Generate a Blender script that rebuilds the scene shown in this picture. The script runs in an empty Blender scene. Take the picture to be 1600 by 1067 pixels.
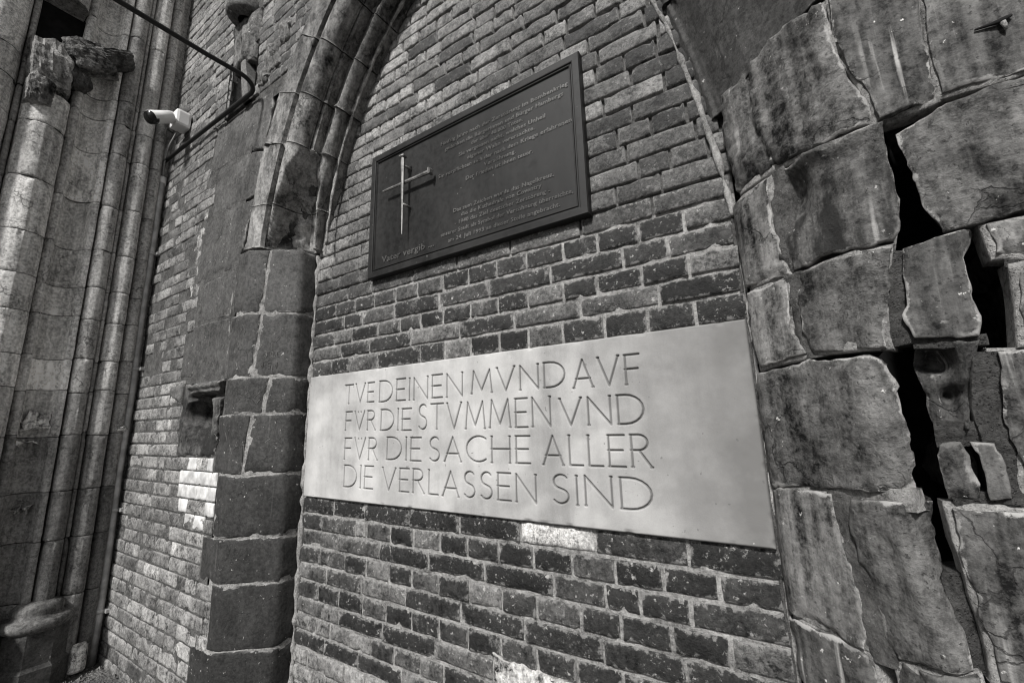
import bpy, math, random
import numpy as np
from mathutils import Vector, Matrix

SC = bpy.context.scene
COL = SC.collection
random.seed(7)
RNG = np.random.default_rng(11)
GROUND_Z = -1.43

# ------------------------------------------------------------------ camera
cam_d = bpy.data.cameras.new("camera")
cam = bpy.data.objects.new("camera", cam_d)
COL.objects.link(cam)
yaw, pit, rol = -0.56216821, 0.19259456, -0.026462
fwd = Vector((math.sin(yaw)*math.cos(pit), math.cos(yaw)*math.cos(pit), math.sin(pit)))
rt = Vector((math.cos(yaw), -math.sin(yaw), 0.0))
up = rt.cross(fwd)
r2 = rt*math.cos(rol) + up*math.sin(rol)
u2 = -rt*math.sin(rol) + up*math.cos(rol)
M = Matrix((r2, u2, -fwd)).transposed().to_4x4()
M.translation = Vector((0, -1.42, 0))
cam.matrix_world = M
cam_d.sensor_width = 36.0
cam_d.lens = 14.886
cam_d.clip_start = 0.02
cam_d.clip_end = 500.0
SC.camera = cam

# ------------------------------------------------------------------ light
SUN_EL, SUN_AZ = 40.0, 174.0        # azimuth: direction the light comes from (0=+Y, clockwise)
world = bpy.data.worlds.new("World")
SC.world = world
world.use_nodes = True
wn = world.node_tree
wn.nodes.clear()
sky = wn.nodes.new("ShaderNodeTexSky")
sky.sky_type = 'NISHITA'
sky.sun_disc = False
sky.sun_elevation = math.radians(SUN_EL)
sky.sun_rotation = math.radians(SUN_AZ)
sky.air_density = 1.6
sky.dust_density = 4.0
bw = wn.nodes.new("ShaderNodeRGBToBW")       # the photograph is black and white
bg = wn.nodes.new("ShaderNodeBackground")
bg.inputs[1].default_value = 0.045
wo = wn.nodes.new("ShaderNodeOutputWorld")
wn.links.new(sky.outputs[0], bw.inputs[0])
wn.links.new(bw.outputs[0], bg.inputs[0])
wn.links.new(bg.outputs[0], wo.inputs[0])
sun_d = bpy.data.lights.new("sun", 'SUN')
sun_d.energy = 3.5
sun_d.angle = math.radians(7)
sun_d.color = (1.0, 0.985, 0.965)
sun = bpy.data.objects.new("sun", sun_d)
COL.objects.link(sun)
ea, aa = math.radians(SUN_EL), math.radians(SUN_AZ)
sdir = Vector((math.sin(aa)*math.cos(ea), math.cos(aa)*math.cos(ea), math.sin(ea)))
sun.rotation_euler = sdir.to_track_quat('Z', 'Y').to_euler()
sun.location = sdir*20
SC.view_settings.view_transform = 'Standard'
SC.view_settings.look = 'None'
SC.view_settings.exposure = 0.52
SC.view_settings.gamma = 1.0
SC.view_settings.use_curve_mapping = False
SC.cycles.filter_width = 1.15
SC.cycles.max_bounces = 6
SC.cycles.diffuse_bounces = 4

# ------------------------------------------------------------------ measured tables (metres)
JAMB = [["rough",[[0.076,1.011],[0.266,1.029],[0.418,0.993]],[[0.088,0.664],[0.213,0.67],[0.388,0.633],[0.466,0.631]],[[0.041,0.852]],[[0.415,0.872],[0.431,0.788],[0.455,0.723]],0.0],
 ["smooth",[[0.426,0.997],[0.582,0.988]],[[0.473,0.643],[0.52,0.643],[0.568,0.654]],[[0.419,0.882],[0.434,0.794],[0.457,0.722]],[[0.569,0.793]],0.0],
 ["smooth",[[0.588,0.984],[0.866,0.926]],[[0.575,0.655],[0.69,0.651],[0.838,0.668]],[[0.573,0.799]],[],0.0],
 ["rough",[[0.494,0.603],[0.579,0.633],[0.688,0.641],[0.836,0.656]],[[0.526,0.36],[0.612,0.365],[0.706,0.384],[0.794,0.402]],[[0.498,0.499],[0.511,0.421]],[],0.0],
 ["streak",[[0.03,0.648],[0.199,0.651]],[[0.049,0.376],[0.209,0.366]],[[0.022,0.531]],[[0.188,0.516]],0.0],
 ["stain",[[0.218,0.655],[0.363,0.627],[0.468,0.619]],[[0.224,0.367],[0.355,0.368],[0.456,0.357]],[[0.207,0.506]],[[0.473,0.523],[0.478,0.432],[0.469,0.376]],0.0],
 ["streak",[[0.062,0.361],[0.207,0.357]],[[0.055,0.133],[0.233,0.149]],[[0.033,0.245]],[[0.193,0.208]],0.0],
 ["rough",[[0.23,0.358],[0.353,0.357],[0.449,0.347]],[[0.248,0.148],[0.364,0.142],[0.408,0.136]],[[0.222,0.206]],[[0.433,0.256],[0.415,0.192]],0.0],
 ["smooth",[[0.464,0.338],[0.495,0.349],[0.571,0.359],[0.586,0.354]],[[0.455,0.145],[0.5,0.143],[0.548,0.139]],[[0.444,0.191]],[[0.554,0.292],[0.553,0.232]],0.0],
 ["streak",[[0.59,0.356],[0.646,0.355]],[[0.594,0.292],[0.634,0.284]],[],[],0.0],
 ["rough",[[0.615,0.269],[0.654,0.268]],[[0.598,0.118],[0.642,0.116]],[[0.608,0.198]],[],0.0],
 ["rough",[[0.06,0.125],[0.215,0.137],[0.361,0.129],[0.379,0.105]],[[-0.003,-0.185],[0.237,-0.169],[0.391,-0.157]],[[0.005,-0.032]],[[0.401,0.021],[0.409,-0.066]],0.0],
 ["streak",[[0.0,-0.193],[0.234,-0.176]],[[0.032,-0.493],[0.182,-0.488],[0.257,-0.491]],[[-0.004,-0.36]],[[0.233,-0.235],[0.257,-0.375]],0.0],
 ["smooth",[[0.034,-0.502],[0.181,-0.495],[0.258,-0.499]],[[0.08,-0.724],[0.169,-0.728],[0.274,-0.711]],[],[],0.0],
 ["rough",[[0.274,-0.183],[0.359,-0.173],[0.412,-0.169]],[[0.302,-0.483],[0.382,-0.466],[0.443,-0.455]],[[0.26,-0.232],[0.28,-0.35],[0.293,-0.452]],[[0.411,-0.253],[0.425,-0.306],[0.441,-0.382]],0.0],
 ["smooth",[[0.302,-0.491],[0.38,-0.474],[0.443,-0.461]],[[0.323,-0.678],[0.465,-0.637]],[],[],0.0],
 ["fracture",[[0.452,0.138],[0.499,0.136],[0.542,0.133]],[[0.452,-0.026],[0.489,-0.03],[0.522,-0.031]],[[0.449,0.057]],[[0.544,0.098],[0.533,0.027]],-0.03],
 ["smooth",[[0.453,-0.057],[0.494,-0.055]],[[0.451,-0.159],[0.501,-0.161]],[[0.449,-0.113]],[[0.5,-0.117]],0.0],
 ["smooth",[[0.5,-0.055],[0.533,-0.054]],[[0.507,-0.161],[0.539,-0.154]],[[0.505,-0.117]],[[0.538,-0.104]],0.0],
 ["smooth",[[0.455,-0.174],[0.515,-0.173],[0.658,-0.171]],[[0.468,-0.457],[0.524,-0.465],[0.626,-0.47]],[[0.451,-0.254],[0.463,-0.36]],[],0.0],
 ["smooth",[[0.557,0.11],[0.625,0.105],[0.682,0.1]],[[0.557,-0.161],[0.607,-0.159],[0.66,-0.16]],[[0.554,0.056],[0.551,-0.054]],[],0.0],
 ["smooth",[[0.47,-0.465],[0.624,-0.479]],[[0.48,-0.631],[0.657,-0.595]],[],[],0.0]]
JAMB_MORTAR = [[[[0.2,0.658],[0.228,0.66]],[[0.205,0.346],[0.229,0.355]],[],[]],
 [[[0.208,0.362],[0.231,0.361]],[[0.231,0.139],[0.254,0.142]],[[0.197,0.211]],[[0.22,0.198]]],
 [[[0.448,0.345],[0.465,0.337]],[[0.402,0.133],[0.457,0.142]],[[0.431,0.258]],[[0.446,0.2]]],
 [[[0.232,-0.169],[0.278,-0.177]],[[0.252,-0.508],[0.302,-0.501]],[[0.231,-0.231],[0.254,-0.376]],[[0.26,-0.232],[0.285,-0.35]]],
 [[[0.416,-0.3],[0.458,-0.29]],[[0.441,-0.463],[0.47,-0.465]],[[0.425,-0.36]],[[0.466,-0.36]]],
 [[[0.545,0.112],[0.56,0.11]],[[0.537,-0.164],[0.559,-0.165]],[[0.529,0.003]],[[0.55,-0.032]]]]
ASHLAR = [[[[-3.127,2.046],[-2.803,2.07],[-2.396,2.037]],[[-3.142,1.744],[-2.667,1.731],[-2.453,1.671]],[],[[-2.407,1.829]]],
 [[[-3.027,1.726],[-2.664,1.716],[-2.45,1.653]],[[-3.041,1.388],[-2.505,1.377]],[],[]],
 [[[-3.148,1.379],[-2.518,1.364]],[[-3.201,0.96],[-2.627,0.954]],[[-3.184,1.296]],[[-2.563,1.168]]],
 [[[-3.103,0.936],[-2.632,0.939]],[[-2.984,0.674],[-2.651,0.661]],[[-3.07,0.805]],[]],
 [[[-3.199,0.668],[-2.649,0.649]],[[-3.221,0.345],[-2.612,0.297]],[],[]]]
ROWS = [[-1.145,-1.062,[-2.135,-1.986,-1.843,-1.71]],
 [-1.062,-0.988,[-2.008,-1.758,-1.482]],
 [-0.988,-0.915,[-2.082,-1.97,-1.827,-1.674,-1.528,-1.377,-1.251,-1.013,-0.679]],
 [-0.915,-0.838,[-2.028,-1.908,-1.605,-1.298,-1.012,-0.675]],
 [-0.838,-0.755,[-2.075,-1.915,-1.74,-1.586,-1.429,-1.275,-1.126,-0.977,-0.825,-0.676,-0.523,-0.38]],
 [-0.755,-0.675,[-2.017,-1.757,-1.469,-1.167,-0.873,-0.579,-0.332]],
 [-0.675,-0.592,[-2.075,-1.879,-1.726,-1.575,-1.433,-1.277,-1.12,-0.966,-0.82,-0.653,-0.517,-0.363,-0.207]],
 [-0.592,-0.513,[-1.94,-1.64,-1.338,-1.048,-0.75,-0.563,-0.452,-0.303]],
 [-0.513,-0.432,[-2.078,-1.814,-1.735,-1.57,-1.426,-1.273,-1.127,-0.978,-0.826,-0.676,-0.524,-0.375,-0.22]],
 [-0.432,-0.348,[-1.985,-1.752,-1.457,-1.171,-0.877,-0.588,-0.294]],
 [0.287,0.375,[-2.065,-1.917,-1.701,-1.401,-1.252,-1.107,-0.955,-0.817,-0.669,-0.503,-0.352,-0.201]],
 [0.375,0.452,[-1.988,-1.764,-1.468,-1.167,-0.881,-0.591,-0.309]],
 [0.452,0.53,[-2.062,-1.91,-1.705,-1.54,-1.404,-1.264,-1.102,-0.96,-0.813,-0.658,-0.521,-0.358,-0.206]],
 [0.53,0.611,[-1.979,-1.829,-1.586,-1.288,-1.004,-0.709,-0.419,-0.265]],
 [0.611,0.692,[-2.053,-1.887,-1.74,-1.575,-1.425,-1.265,-1.115,-0.962,-0.816,-0.649,-0.51,-0.358,-0.204]],
 [0.692,0.772,[-1.958,-1.757,-1.463,-1.181,-0.892,-0.572,-0.302]],
 [0.772,0.85,[-2.043,-1.855,-0.425,-0.264]]]
LETTERS = [["TVE",-1.911,-1.691,0.125,0.22],["DEINEN",-1.65,-1.136,0.121,0.221],["MVND",-1.086,-0.66,0.128,0.221],["AVF",-0.626,-0.39,0.12,0.219],["FUR",-1.896,-1.673,-0.01,0.082],["DIE",-1.633,-1.434,-0.014,0.083],["STVMMEN",-1.386,-0.725,-0.013,0.095],["VND",-0.685,-0.386,-0.011,0.084],["FUR",-1.894,-1.652,-0.15,-0.048],["DIE",-1.585,-1.371,-0.147,-0.047],["SACHE",-1.319,-0.818,-0.145,-0.046],["ALLER",-0.76,-0.374,-0.146,-0.045],["DIE",-1.889,-1.676,-0.282,-0.18],["VERLASSEN",-1.61,-0.796,-0.283,-0.184],["SIND",-0.727,-0.382,-0.276,-0.18]]
PLAQUE_LINES = [[-1.253,-0.575,1.341,1.33],[-1.228,-0.598,1.305,1.294],[-1.067,-0.79,1.272,1.266],[-1.141,-0.683,1.241,1.232],[-1.09,-0.735,1.205,1.201],[-1.267,-0.568,1.17,1.162],[-0.998,-0.83,1.134,1.13],[-1.1,-0.747,1.102,1.097],[-1.174,-0.657,0.966,0.957],[-1.128,-0.714,0.933,0.93],[-1.165,-0.677,0.902,0.893],[-1.249,-0.579,0.864,0.86],[-1.206,-0.637,0.825,0.823]]
VATER = [-1.652,-1.291,0.835,0.826]


# ------------------------------------------------------------------ numpy noise
def _hash(ix, iy, iz, seed):
    h = (ix.astype(np.int64)*73856093) ^ (iy.astype(np.int64)*19349663) ^ (iz.astype(np.int64)*83492791) ^ (seed*2654435761)
    h = (h ^ (h >> 13)) * 1274126177 & 0x7fffffff
    h = h ^ (h >> 16)
    return (h & 0xffff)/65535.0
def noise(P, scale=1.0, seed=0):
    P = np.asarray(P, float)*scale
    I = np.floor(P).astype(np.int64); f = P - I
    f = f*f*(3-2*f)
    out = 0
    for dx in (0, 1):
        wx = f[..., 0] if dx else 1-f[..., 0]
        for dy in (0, 1):
            wy = f[..., 1] if dy else 1-f[..., 1]
            for dz in (0, 1):
                wz = f[..., 2] if dz else 1-f[..., 2]
                out = out + wx*wy*wz*_hash(I[..., 0]+dx, I[..., 1]+dy, I[..., 2]+dz, seed)
    return out*2-1
def fbm(P, scale, octs=4, seed=0, gain=0.5):
    a, s, t, n = 1.0, scale, 0, 0
    for k in range(octs):
        t = t + a*noise(P, s, seed+k*17); n += a
        a *= gain; s *= 2.03
    return t/n

# ------------------------------------------------------------------ materials
def g(v, w=1.0):
    return (v*1.0, v*(1-0.016*w), v*(1-0.040*w), 1)
class NB:
    """small node-building helper"""
    def __init__(s, name, per_object=False):
        s.m = bpy.data.materials.new(name); s.m.use_nodes = True
        s.t = s.m.node_tree; s.n = s.t.nodes; s.n.clear()
        s.out = s.n.new("ShaderNodeOutputMaterial")
        s.b = s.n.new("ShaderNodeBsdfPrincipled")
        s.t.links.new(s.b.outputs[0], s.out.inputs[0])
        s.geo = s.n.new("ShaderNodeNewGeometry")
        s.pos = s.geo.outputs["Position"]
        oi = s.n.new("ShaderNodeObjectInfo"); mm = s.n.new("ShaderNodeMath"); mm.operation = 'MULTIPLY'; mm.inputs[1].default_value = 37.0
        s.t.links.new(oi.outputs["Random"], mm.inputs[0])
        if per_object:
            va = s.n.new("ShaderNodeVectorMath"); va.operation = 'ADD'
            s.t.links.new(s.pos, va.inputs[0]); s.t.links.new(mm.outputs[0], va.inputs[1]); s.pos = va.outputs[0]
    def L(s, a, b): s.t.links.new(a, b)
    def val(s, x, sock):
        if isinstance(x, (int, float)): sock.default_value = x
        elif isinstance(x, tuple): sock.default_value = x
        else: s.L(x, sock)
    def mapping(s, scale):
        m = s.n.new("ShaderNodeMapping"); s.L(s.pos, m.inputs[0]); m.inputs[3].default_value = scale
        return m.outputs[0]
    def noise(s, scale, detail=6, rough=0.6, vec=None, dist=0.0):
        x = s.n.new("ShaderNodeTexNoise"); s.L(vec or s.pos, x.inputs["Vector"])
        x.inputs["Scale"].default_value = scale; x.inputs["Detail"].default_value = detail
        x.inputs["Roughness"].default_value = rough; x.inputs["Distortion"].default_value = dist
        return x.outputs["Fac"]
    def voro(s, scale, vec=None, feature='F1'):
        x = s.n.new("ShaderNodeTexVoronoi"); x.feature = feature
        s.L(vec or s.pos, x.inputs["Vector"]); x.inputs["Scale"].default_value = scale
        return x.outputs["Distance"]
    def ramp(s, f, a, b, lo=0.0, hi=1.0):
        x = s.n.new("ShaderNodeMapRange"); s.L(f, x.inputs[0])
        x.inputs[1].default_value = a; x.inputs[2].default_value = b
        x.inputs[3].default_value = lo; x.inputs[4].default_value = hi
        x.interpolation_type = 'SMOOTHSTEP'
        return x.outputs[0]
    def math(s, op, a, b=0.0, clamp=False):
        x = s.n.new("ShaderNodeMath"); x.operation = op; x.use_clamp = clamp
        s.val(a, x.inputs[0]); s.val(b, x.inputs[1]); return x.outputs[0]
    def mix(s, f, a, b):
        x = s.n.new("ShaderNodeMix"); x.data_type = 'RGBA'
        s.val(f, x.inputs[0]); s.val(a, x.inputs[6]); s.val(b, x.inputs[7]); return x.outputs[2]
    def scalecol(s, col, f):
        x = s.n.new("ShaderNodeVectorMath"); x.operation = 'SCALE'
        s.val(col, x.inputs[0]) if not isinstance(col, tuple) else setattr(x.inputs[0], 'default_value', col[:3])
        s.val(f, x.inputs[3]); return x.outputs[0]
    def attr(s, name):
        x = s.n.new("ShaderNodeAttribute"); x.attribute_name = name; return x.outputs["Fac"]
    def oinfo(s): 
        return s.n.new("ShaderNodeObjectInfo")
    def bump(s, h, strength=0.5, dist=0.004):
        x = s.n.new("ShaderNodeBump"); s.L(h, x.inputs["Height"])
        x.inputs["Strength"].default_value = strength; x.inputs["Distance"].default_value = dist
        s.L(x.outputs[0], s.b.inputs["Normal"])
    def base(s, c, rough=0.85, spec=0.3):
        s.val(c, s.b.inputs["Base Color"]); s.val(rough, s.b.inputs["Roughness"])
        s.b.inputs["Specular IOR Level"].default_value = spec
        return s.m

def mat_stone(name, contrast=0.8, streak=0.35, speck=1.0, residue=0.42, rscale=14, bump=0.45, crust=0.0, rough=0.8, layer=0.0):
    b = NB(name, True)
    oi = b.oinfo()
    tone = oi.outputs["Color"]
    big = b.noise(3.5, 6, 0.62)
    med = b.noise(22, 8, 0.68)
    fine = b.noise(170, 5, 0.7)
    st = b.noise(1.0, 6, 0.6, b.mapping((26, 26, 2.2)))
    mid2 = b.noise(58, 5, .72)
    f = b.math('ADD', b.ramp(big, .32, .68, 1-.45*contrast, 1+.45*contrast), b.ramp(med, .36, .64, -.34*contrast, .36*contrast))
    f = b.math('ADD', f, b.ramp(mid2, .38, .62, -.30, .32))
    f = b.math('ADD', f, b.ramp(fine, .3, .7, -.2, .2))
    f = b.math('MAXIMUM', f, .12)
    # soot lies in broad uneven drifts, different on every block
    soot = b.math('MULTIPLY', b.ramp(b.noise(4.5, 7, .7), .47, .62), b.ramp(oi.outputs['Random'], 0, 1, .2, .9))
    f = b.math('MULTIPLY', f, b.math('SUBTRACT', 1.12, b.math('MULTIPLY', soot, contrast)))
    # scratches and scuffs
    sc_ = b.noise(1.0, 3, .5, b.mapping((140, 140, 9)))
    f = b.math('ADD', f, b.math('MULTIPLY', b.ramp(sc_, .66, .72), .35*streak))
    f = b.math('ADD', f, b.ramp(st, .35, .7, -streak*.5, streak*.8))
    col = b.scalecol(tone, f)
    # pale runs down the face
    runs = b.noise(1.0, 4, 0.5, b.mapping((34, 34, 1.3)))
    rmask = b.math('MULTIPLY', b.ramp(runs, .64, .74), b.ramp(b.noise(2.2, 3), .48, .62))
    col = b.mix(b.math('MULTIPLY', rmask, streak*1.2, True), col, g(.42))
    # pock marks with crisp rims, and hairline cracks
    pk = b.ramp(b.noise(95, 4, .6), .635, .66)
    col = b.mix(b.math('MULTIPLY', pk, .55), col, g(.012))
    ck = b.n.new("ShaderNodeTexVoronoi"); ck.feature = 'DISTANCE_TO_EDGE'; ck.inputs["Scale"].default_value = 5.5
    wv = b.n.new("ShaderNodeVectorMath"); wv.operation = 'ADD'
    nz = b.n.new("ShaderNodeTexNoise"); nz.inputs["Scale"].default_value = 9; nz.inputs["Detail"].default_value = 6; b.L(b.pos, nz.inputs["Vector"])
    sc2 = b.n.new("ShaderNodeVectorMath"); sc2.operation = 'SCALE'; sc2.inputs[3].default_value = .22; b.L(nz.outputs["Color"], sc2.inputs[0])
    b.L(b.pos, wv.inputs[0]); b.L(sc2.outputs[0], wv.inputs[1]); b.L(wv.outputs[0], ck.inputs["Vector"])
    crack = b.math('MULTIPLY', b.ramp(ck.outputs["Distance"], .004, .018, 1, 0), b.ramp(b.noise(3.1, 3), .52, .6))
    col = b.mix(b.math('MULTIPLY', crack, .7), col, g(.015))
    if crust:
        cm = b.math('MULTIPLY', b.ramp(b.noise(1.0, 6, .6, b.mapping((9, 9, 3.0))), .5, .58), crust)
        col = b.mix(cm, col, g(.018))
    # white flecks and drips
    sp = b.math('MULTIPLY', b.ramp(b.noise(48, 4, .6), .66, .72), b.ramp(b.noise(7, 4), .42, .6))
    col = b.mix(b.math('MULTIPLY', sp, .8*speck, True), col, g(.6))
    # lime residue hugging the joints
    e = b.attr("edge")
    em = b.math('MULTIPLY', b.ramp(b.math('ADD', e, b.ramp(b.noise(rscale, 8, .75), .3, .7, -.55, .5)), .62, .92), residue, True)
    em = b.math('MULTIPLY', em, b.ramp(b.noise(6.5, 4, .6), .40, .58, .12, 1.0))
    col = b.mix(em, col, g(.36))
    h = b.math('ADD', b.math('MULTIPLY', med, .8), b.math('MULTIPLY', fine, .35))
    h = b.math('ADD', h, b.math('MULTIPLY', mid2, .6))
    h = b.math('SUBTRACT', h, b.math('MULTIPLY', b.math('ADD', pk, crack), .6))
    if layer:
        h = b.math('ADD', h, b.math('MULTIPLY', b.noise(1.0, 6, .65, b.mapping((30, 30, 90))), layer))
    b.bump(h, bump*1.3, 0.008)
    return b.base(col, rough, .3)

def mat_brick(name, spall=0.5, effl=0.5, dark_face=0.6):
    b = NB(name, True)
    oi = b.oinfo()
    tone = oi.outputs["Color"]; rnd = oi.outputs["Random"]
    med = b.noise(30, 8, .7); fine = b.noise(220, 5, .75); big = b.noise(9, 5, .6)
    f = b.math('ADD', b.ramp(big, .3, .7, .55, 1.5), b.ramp(med, .3, .7, -.45, .45))
    f = b.math('ADD', f, b.ramp(b.noise(70, 5, .75), .38, .62, -.42, .5))
    f = b.math('ADD', f, b.ramp(fine, .25, .75, -.28, .28))
    col = b.scalecol(tone, f)
    drift = b.ramp(b.noise(1.9, 6, .6), .36, .64, .62, 1.35)      # soot drifts that cross the joints
    col = b.scalecol(col, drift)
    # sintered dark pits
    pit = b.ramp(b.voro(130), .0, .34, 1, 0)
    col = b.mix(b.math('MULTIPLY', b.math('MULTIPLY', pit, b.ramp(big, .4, .6)), .45), col, g(.015))
    # salts and lime
    s1 = b.math('MULTIPLY', b.ramp(b.noise(55, 6, .75), .58, .645), b.ramp(b.noise(9, 4, .6), .42, .58))
    col = b.mix(b.math('MULTIPLY', s1, effl, True), col, g(.5))
    e = b.attr("edge")
    em = b.math('MULTIPLY', b.ramp(b.math('ADD', e, b.ramp(b.noise(38, 8, .75), .3, .7, -.7, .5)), .6, 1.0), spall, True)
    col = b.mix(em, col, g(.28))
    sm = b.math('MULTIPLY', b.ramp(b.noise(5.5, 9, .72), .575, .64), b.ramp(b.noise(60, 4, .7), .35, .6))
    col = b.mix(b.math('MULTIPLY', sm, .55), col, g(.24))
    pk = b.ramp(b.noise(80, 4, .6), .62, .65)
    col = b.mix(b.math('MULTIPLY', pk, .6), col, g(.008))
    h = b.math('ADD', b.math('MULTIPLY', med, 1.0), b.math('MULTIPLY', fine, .6))
    h = b.math('ADD', h, b.math('MULTIPLY', b.noise(75, 6, .7), .8))
    b.bump(h, .8, .007)
    return b.base(col, b.ramp(med, .3, .7, .45, .9), .45)

def mat_mortar(name, v=.3, bump=.8):
    b = NB(name)
    med = b.noise(18, 7, .65); fine = b.noise(260, 5, .8)
    f = b.math('ADD', b.ramp(med, .3, .7, .7, 1.25), b.ramp(fine, .25, .75, -.3, .3))
    f = b.math('ADD', f, b.ramp(b.noise(7, 5), .35, .65, -.25, .22))
    f = b.math('ADD', f, b.ramp(b.noise(75, 5, .75), .36, .64, -.3, .3))
    col = b.scalecol(g(v), f)
    grit = b.ramp(b.voro(160), .12, .3, 1, 0)
    col = b.mix(b.math('MULTIPLY', grit, b.ramp(b.noise(30, 4), .5, .6, 0, .45)), col, g(.38))
    b.bump(b.math('ADD', b.math('ADD', fine, grit), b.math('MULTIPLY', b.noise(55, 6, .75), 2.2)), bump, .007)
    return b.base(col, .95, .2)

def mat_slab():
    b = NB("pale_limestone")
    big = b.noise(2.2, 5, .55); cl = b.noise(9, 6, .6); fine = b.noise(300, 4, .7)
    st = b.noise(1.0, 5, .55, b.mapping((16, 16, 1.1)))
    f = b.math('ADD', b.ramp(big, .35, .65, .78, 1.12), b.ramp(cl, .35, .65, -.10, .09))
    f = b.math('ADD', f, b.ramp(fine, .3, .7, -.07, .07))
    f = b.math('ADD', f, b.ramp(st, .4, .7, .03, -.11))
    col = b.scalecol(g(.40, .7), f)
    # soot that has crept in from the right-hand edge and along the left end
    sx = b.n.new("ShaderNodeSeparateXYZ"); b.L(b.pos, sx.inputs[0])
    er = b.math('ADD', b.ramp(sx.outputs[0], -.72, -.05, 0, 1.25), b.ramp(sx.outputs[0], -2.16, -2.23, 0, .4))
    er = b.math('MULTIPLY', er, b.ramp(b.noise(3.5, 7, .6), .2, .75, .55, 1.0))
    col = b.mix(b.math('MULTIPLY', er, .9, True), col, g(.15))
    pits = b.ramp(b.noise(60, 2, .4), .74, .78)
    col = b.mix(b.math('MULTIPLY', pits, .6), col, g(.10))
    wh = b.math('MULTIPLY', b.ramp(b.noise(24, 4, .6), .72, .76), b.ramp(sx.outputs[2], -.05, -.33))
    col = b.mix(b.math('MULTIPLY', wh, .8), col, g(.8))
    # dirt plus painted shade of the V-cuts darken the letters
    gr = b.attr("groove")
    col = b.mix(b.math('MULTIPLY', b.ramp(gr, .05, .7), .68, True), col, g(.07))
    b.bump(b.math('ADD', b.math('MULTIPLY', fine, .5), cl), .25, .003)
    return b.base(col, .8, .3)

def mat_bronze(name, v, metallic=.75, rough=.42):
    b = NB(name)
    big = b.noise(5, 6, .6, b.mapping((1, 1, .35))); med = b.noise(30, 7, .7); fine = b.noise(400, 3, .7)
    f = b.math('ADD', b.ramp(big, .3, .7, .6, 1.45), b.ramp(med, .3, .7, -.2, .2))
    col = b.scalecol(g(v), f)
    sp = b.ramp(b.noise(90, 2, .4), .77, .79)
    col = b.mix(b.math('MULTIPLY', sp, .3), col, g(.5))
    b.b.inputs["Metallic"].default_value = metallic
    b.bump(fine, .08, .001)
    return b.base(col, b.ramp(med, .3, .7, rough-.08, rough+.14), .28)

def mat_plain(name, v, rough=.5, metallic=0.0, var=.15, scale=20, bumpv=.1):
    b = NB(name)
    n = b.noise(scale, 6, .6)
    col = b.scalecol(g(v, .5), b.ramp(n, .3, .7, 1-var, 1+var))
    b.b.inputs["Metallic"].default_value = metallic
    b.bump(b.noise(scale*6, 4, .6), bumpv, .002)
    return b.base(col, rough, .4)

def mat_ground():
    b = NB("gritty_ground")
    n1 = b.noise(3, 7, .65); n2 = b.noise(45, 7, .75); v = b.voro(70)
    f = b.math('ADD', b.ramp(n1, .3, .7, .55, 1.3), b.ramp(n2, .3, .7, -.4, .4))
    col = b.scalecol(g(.13), f)
    col = b.mix(b.ramp(b.noise(120, 3, .5), .66, .72, 0, .6), col, g(.4))
    b.bump(b.math('ADD', n2, b.math('MULTIPLY', v, -.8)), .9, .012)
    return b.base(col, .95, .2)

MAT = dict(
    slab=mat_slab(), stone_left=mat_stone("dark_sandstone", .45, .2, 1.0, .7, 18, .35, rough=.7),
    stone_jamb=mat_stone("weathered_sandstone", .75, 1.0, 1.6, 1.0, 11, .45),
    stone_rough=mat_stone("rough_sandstone", 1.0, .8, 1.2, 1.0, 10, .8, layer=.3),
    stone_crust=mat_stone("black_crusted_sandstone", .7, .7, .8, .8, 12, .6, crust=.9),
    stone_pier=mat_stone("pier_sandstone", .34, .45, .6, .2, 14, .3),
    stone_arch=mat_stone("arch_sandstone", .8, .5, .5, .3, 12, .4, crust=.3),
    stone_soffit=mat_stone("smooth_soffit_sandstone", .3, .3, .6, .35, 14, .3),
    brick=mat_brick("old_brick", .6, .8), brick_up=mat_brick("pale_old_brick", .35, .35),
    brick_left=mat_brick("limewashed_brick", .6, .6),
    glazed=mat_plain("white_glazed_brick", .58, .3, var=.35, scale=14),
    mortar=mat_mortar("lime_mortar", .31), mortar_dark=mat_mortar("sooty_mortar", .085, 1.2),
    mortar_mid=mat_mortar("grey_mortar", .10), bronze=mat_bronze("dark_bronze", .014, .05, .5),
    bronze_letter=mat_bronze("highlit_bronze", .095, .4, .45), iron=mat_bronze("bright_nail_iron", .30, .6, .4),  # letters paler than the plate: highlight on the raised text put into colour
    black=mat_plain("black_paint", .012, .5), white=mat_plain("white_plastic", .8, .35, var=.04),
    lens=mat_plain("black_glass", .01, .12), pipe=mat_plain("grey_galvanised_pipe", .42, .5, .3, .3, 12),
    cable=mat_plain("grey_cable", .3, .5), ground=mat_ground(),
    paver=mat_stone("paving_stone", .9, .1, 1.0, .3, 12, .6), void=mat_plain("shade_black_core", .012, 1.0, var=.5),  # core colour near black, painting the shade inside deep gaps
    rubble=mat_stone("rubble_core", 1.2, .2, 1.2, .2, 12, 1.0, layer=.6),
)

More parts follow.
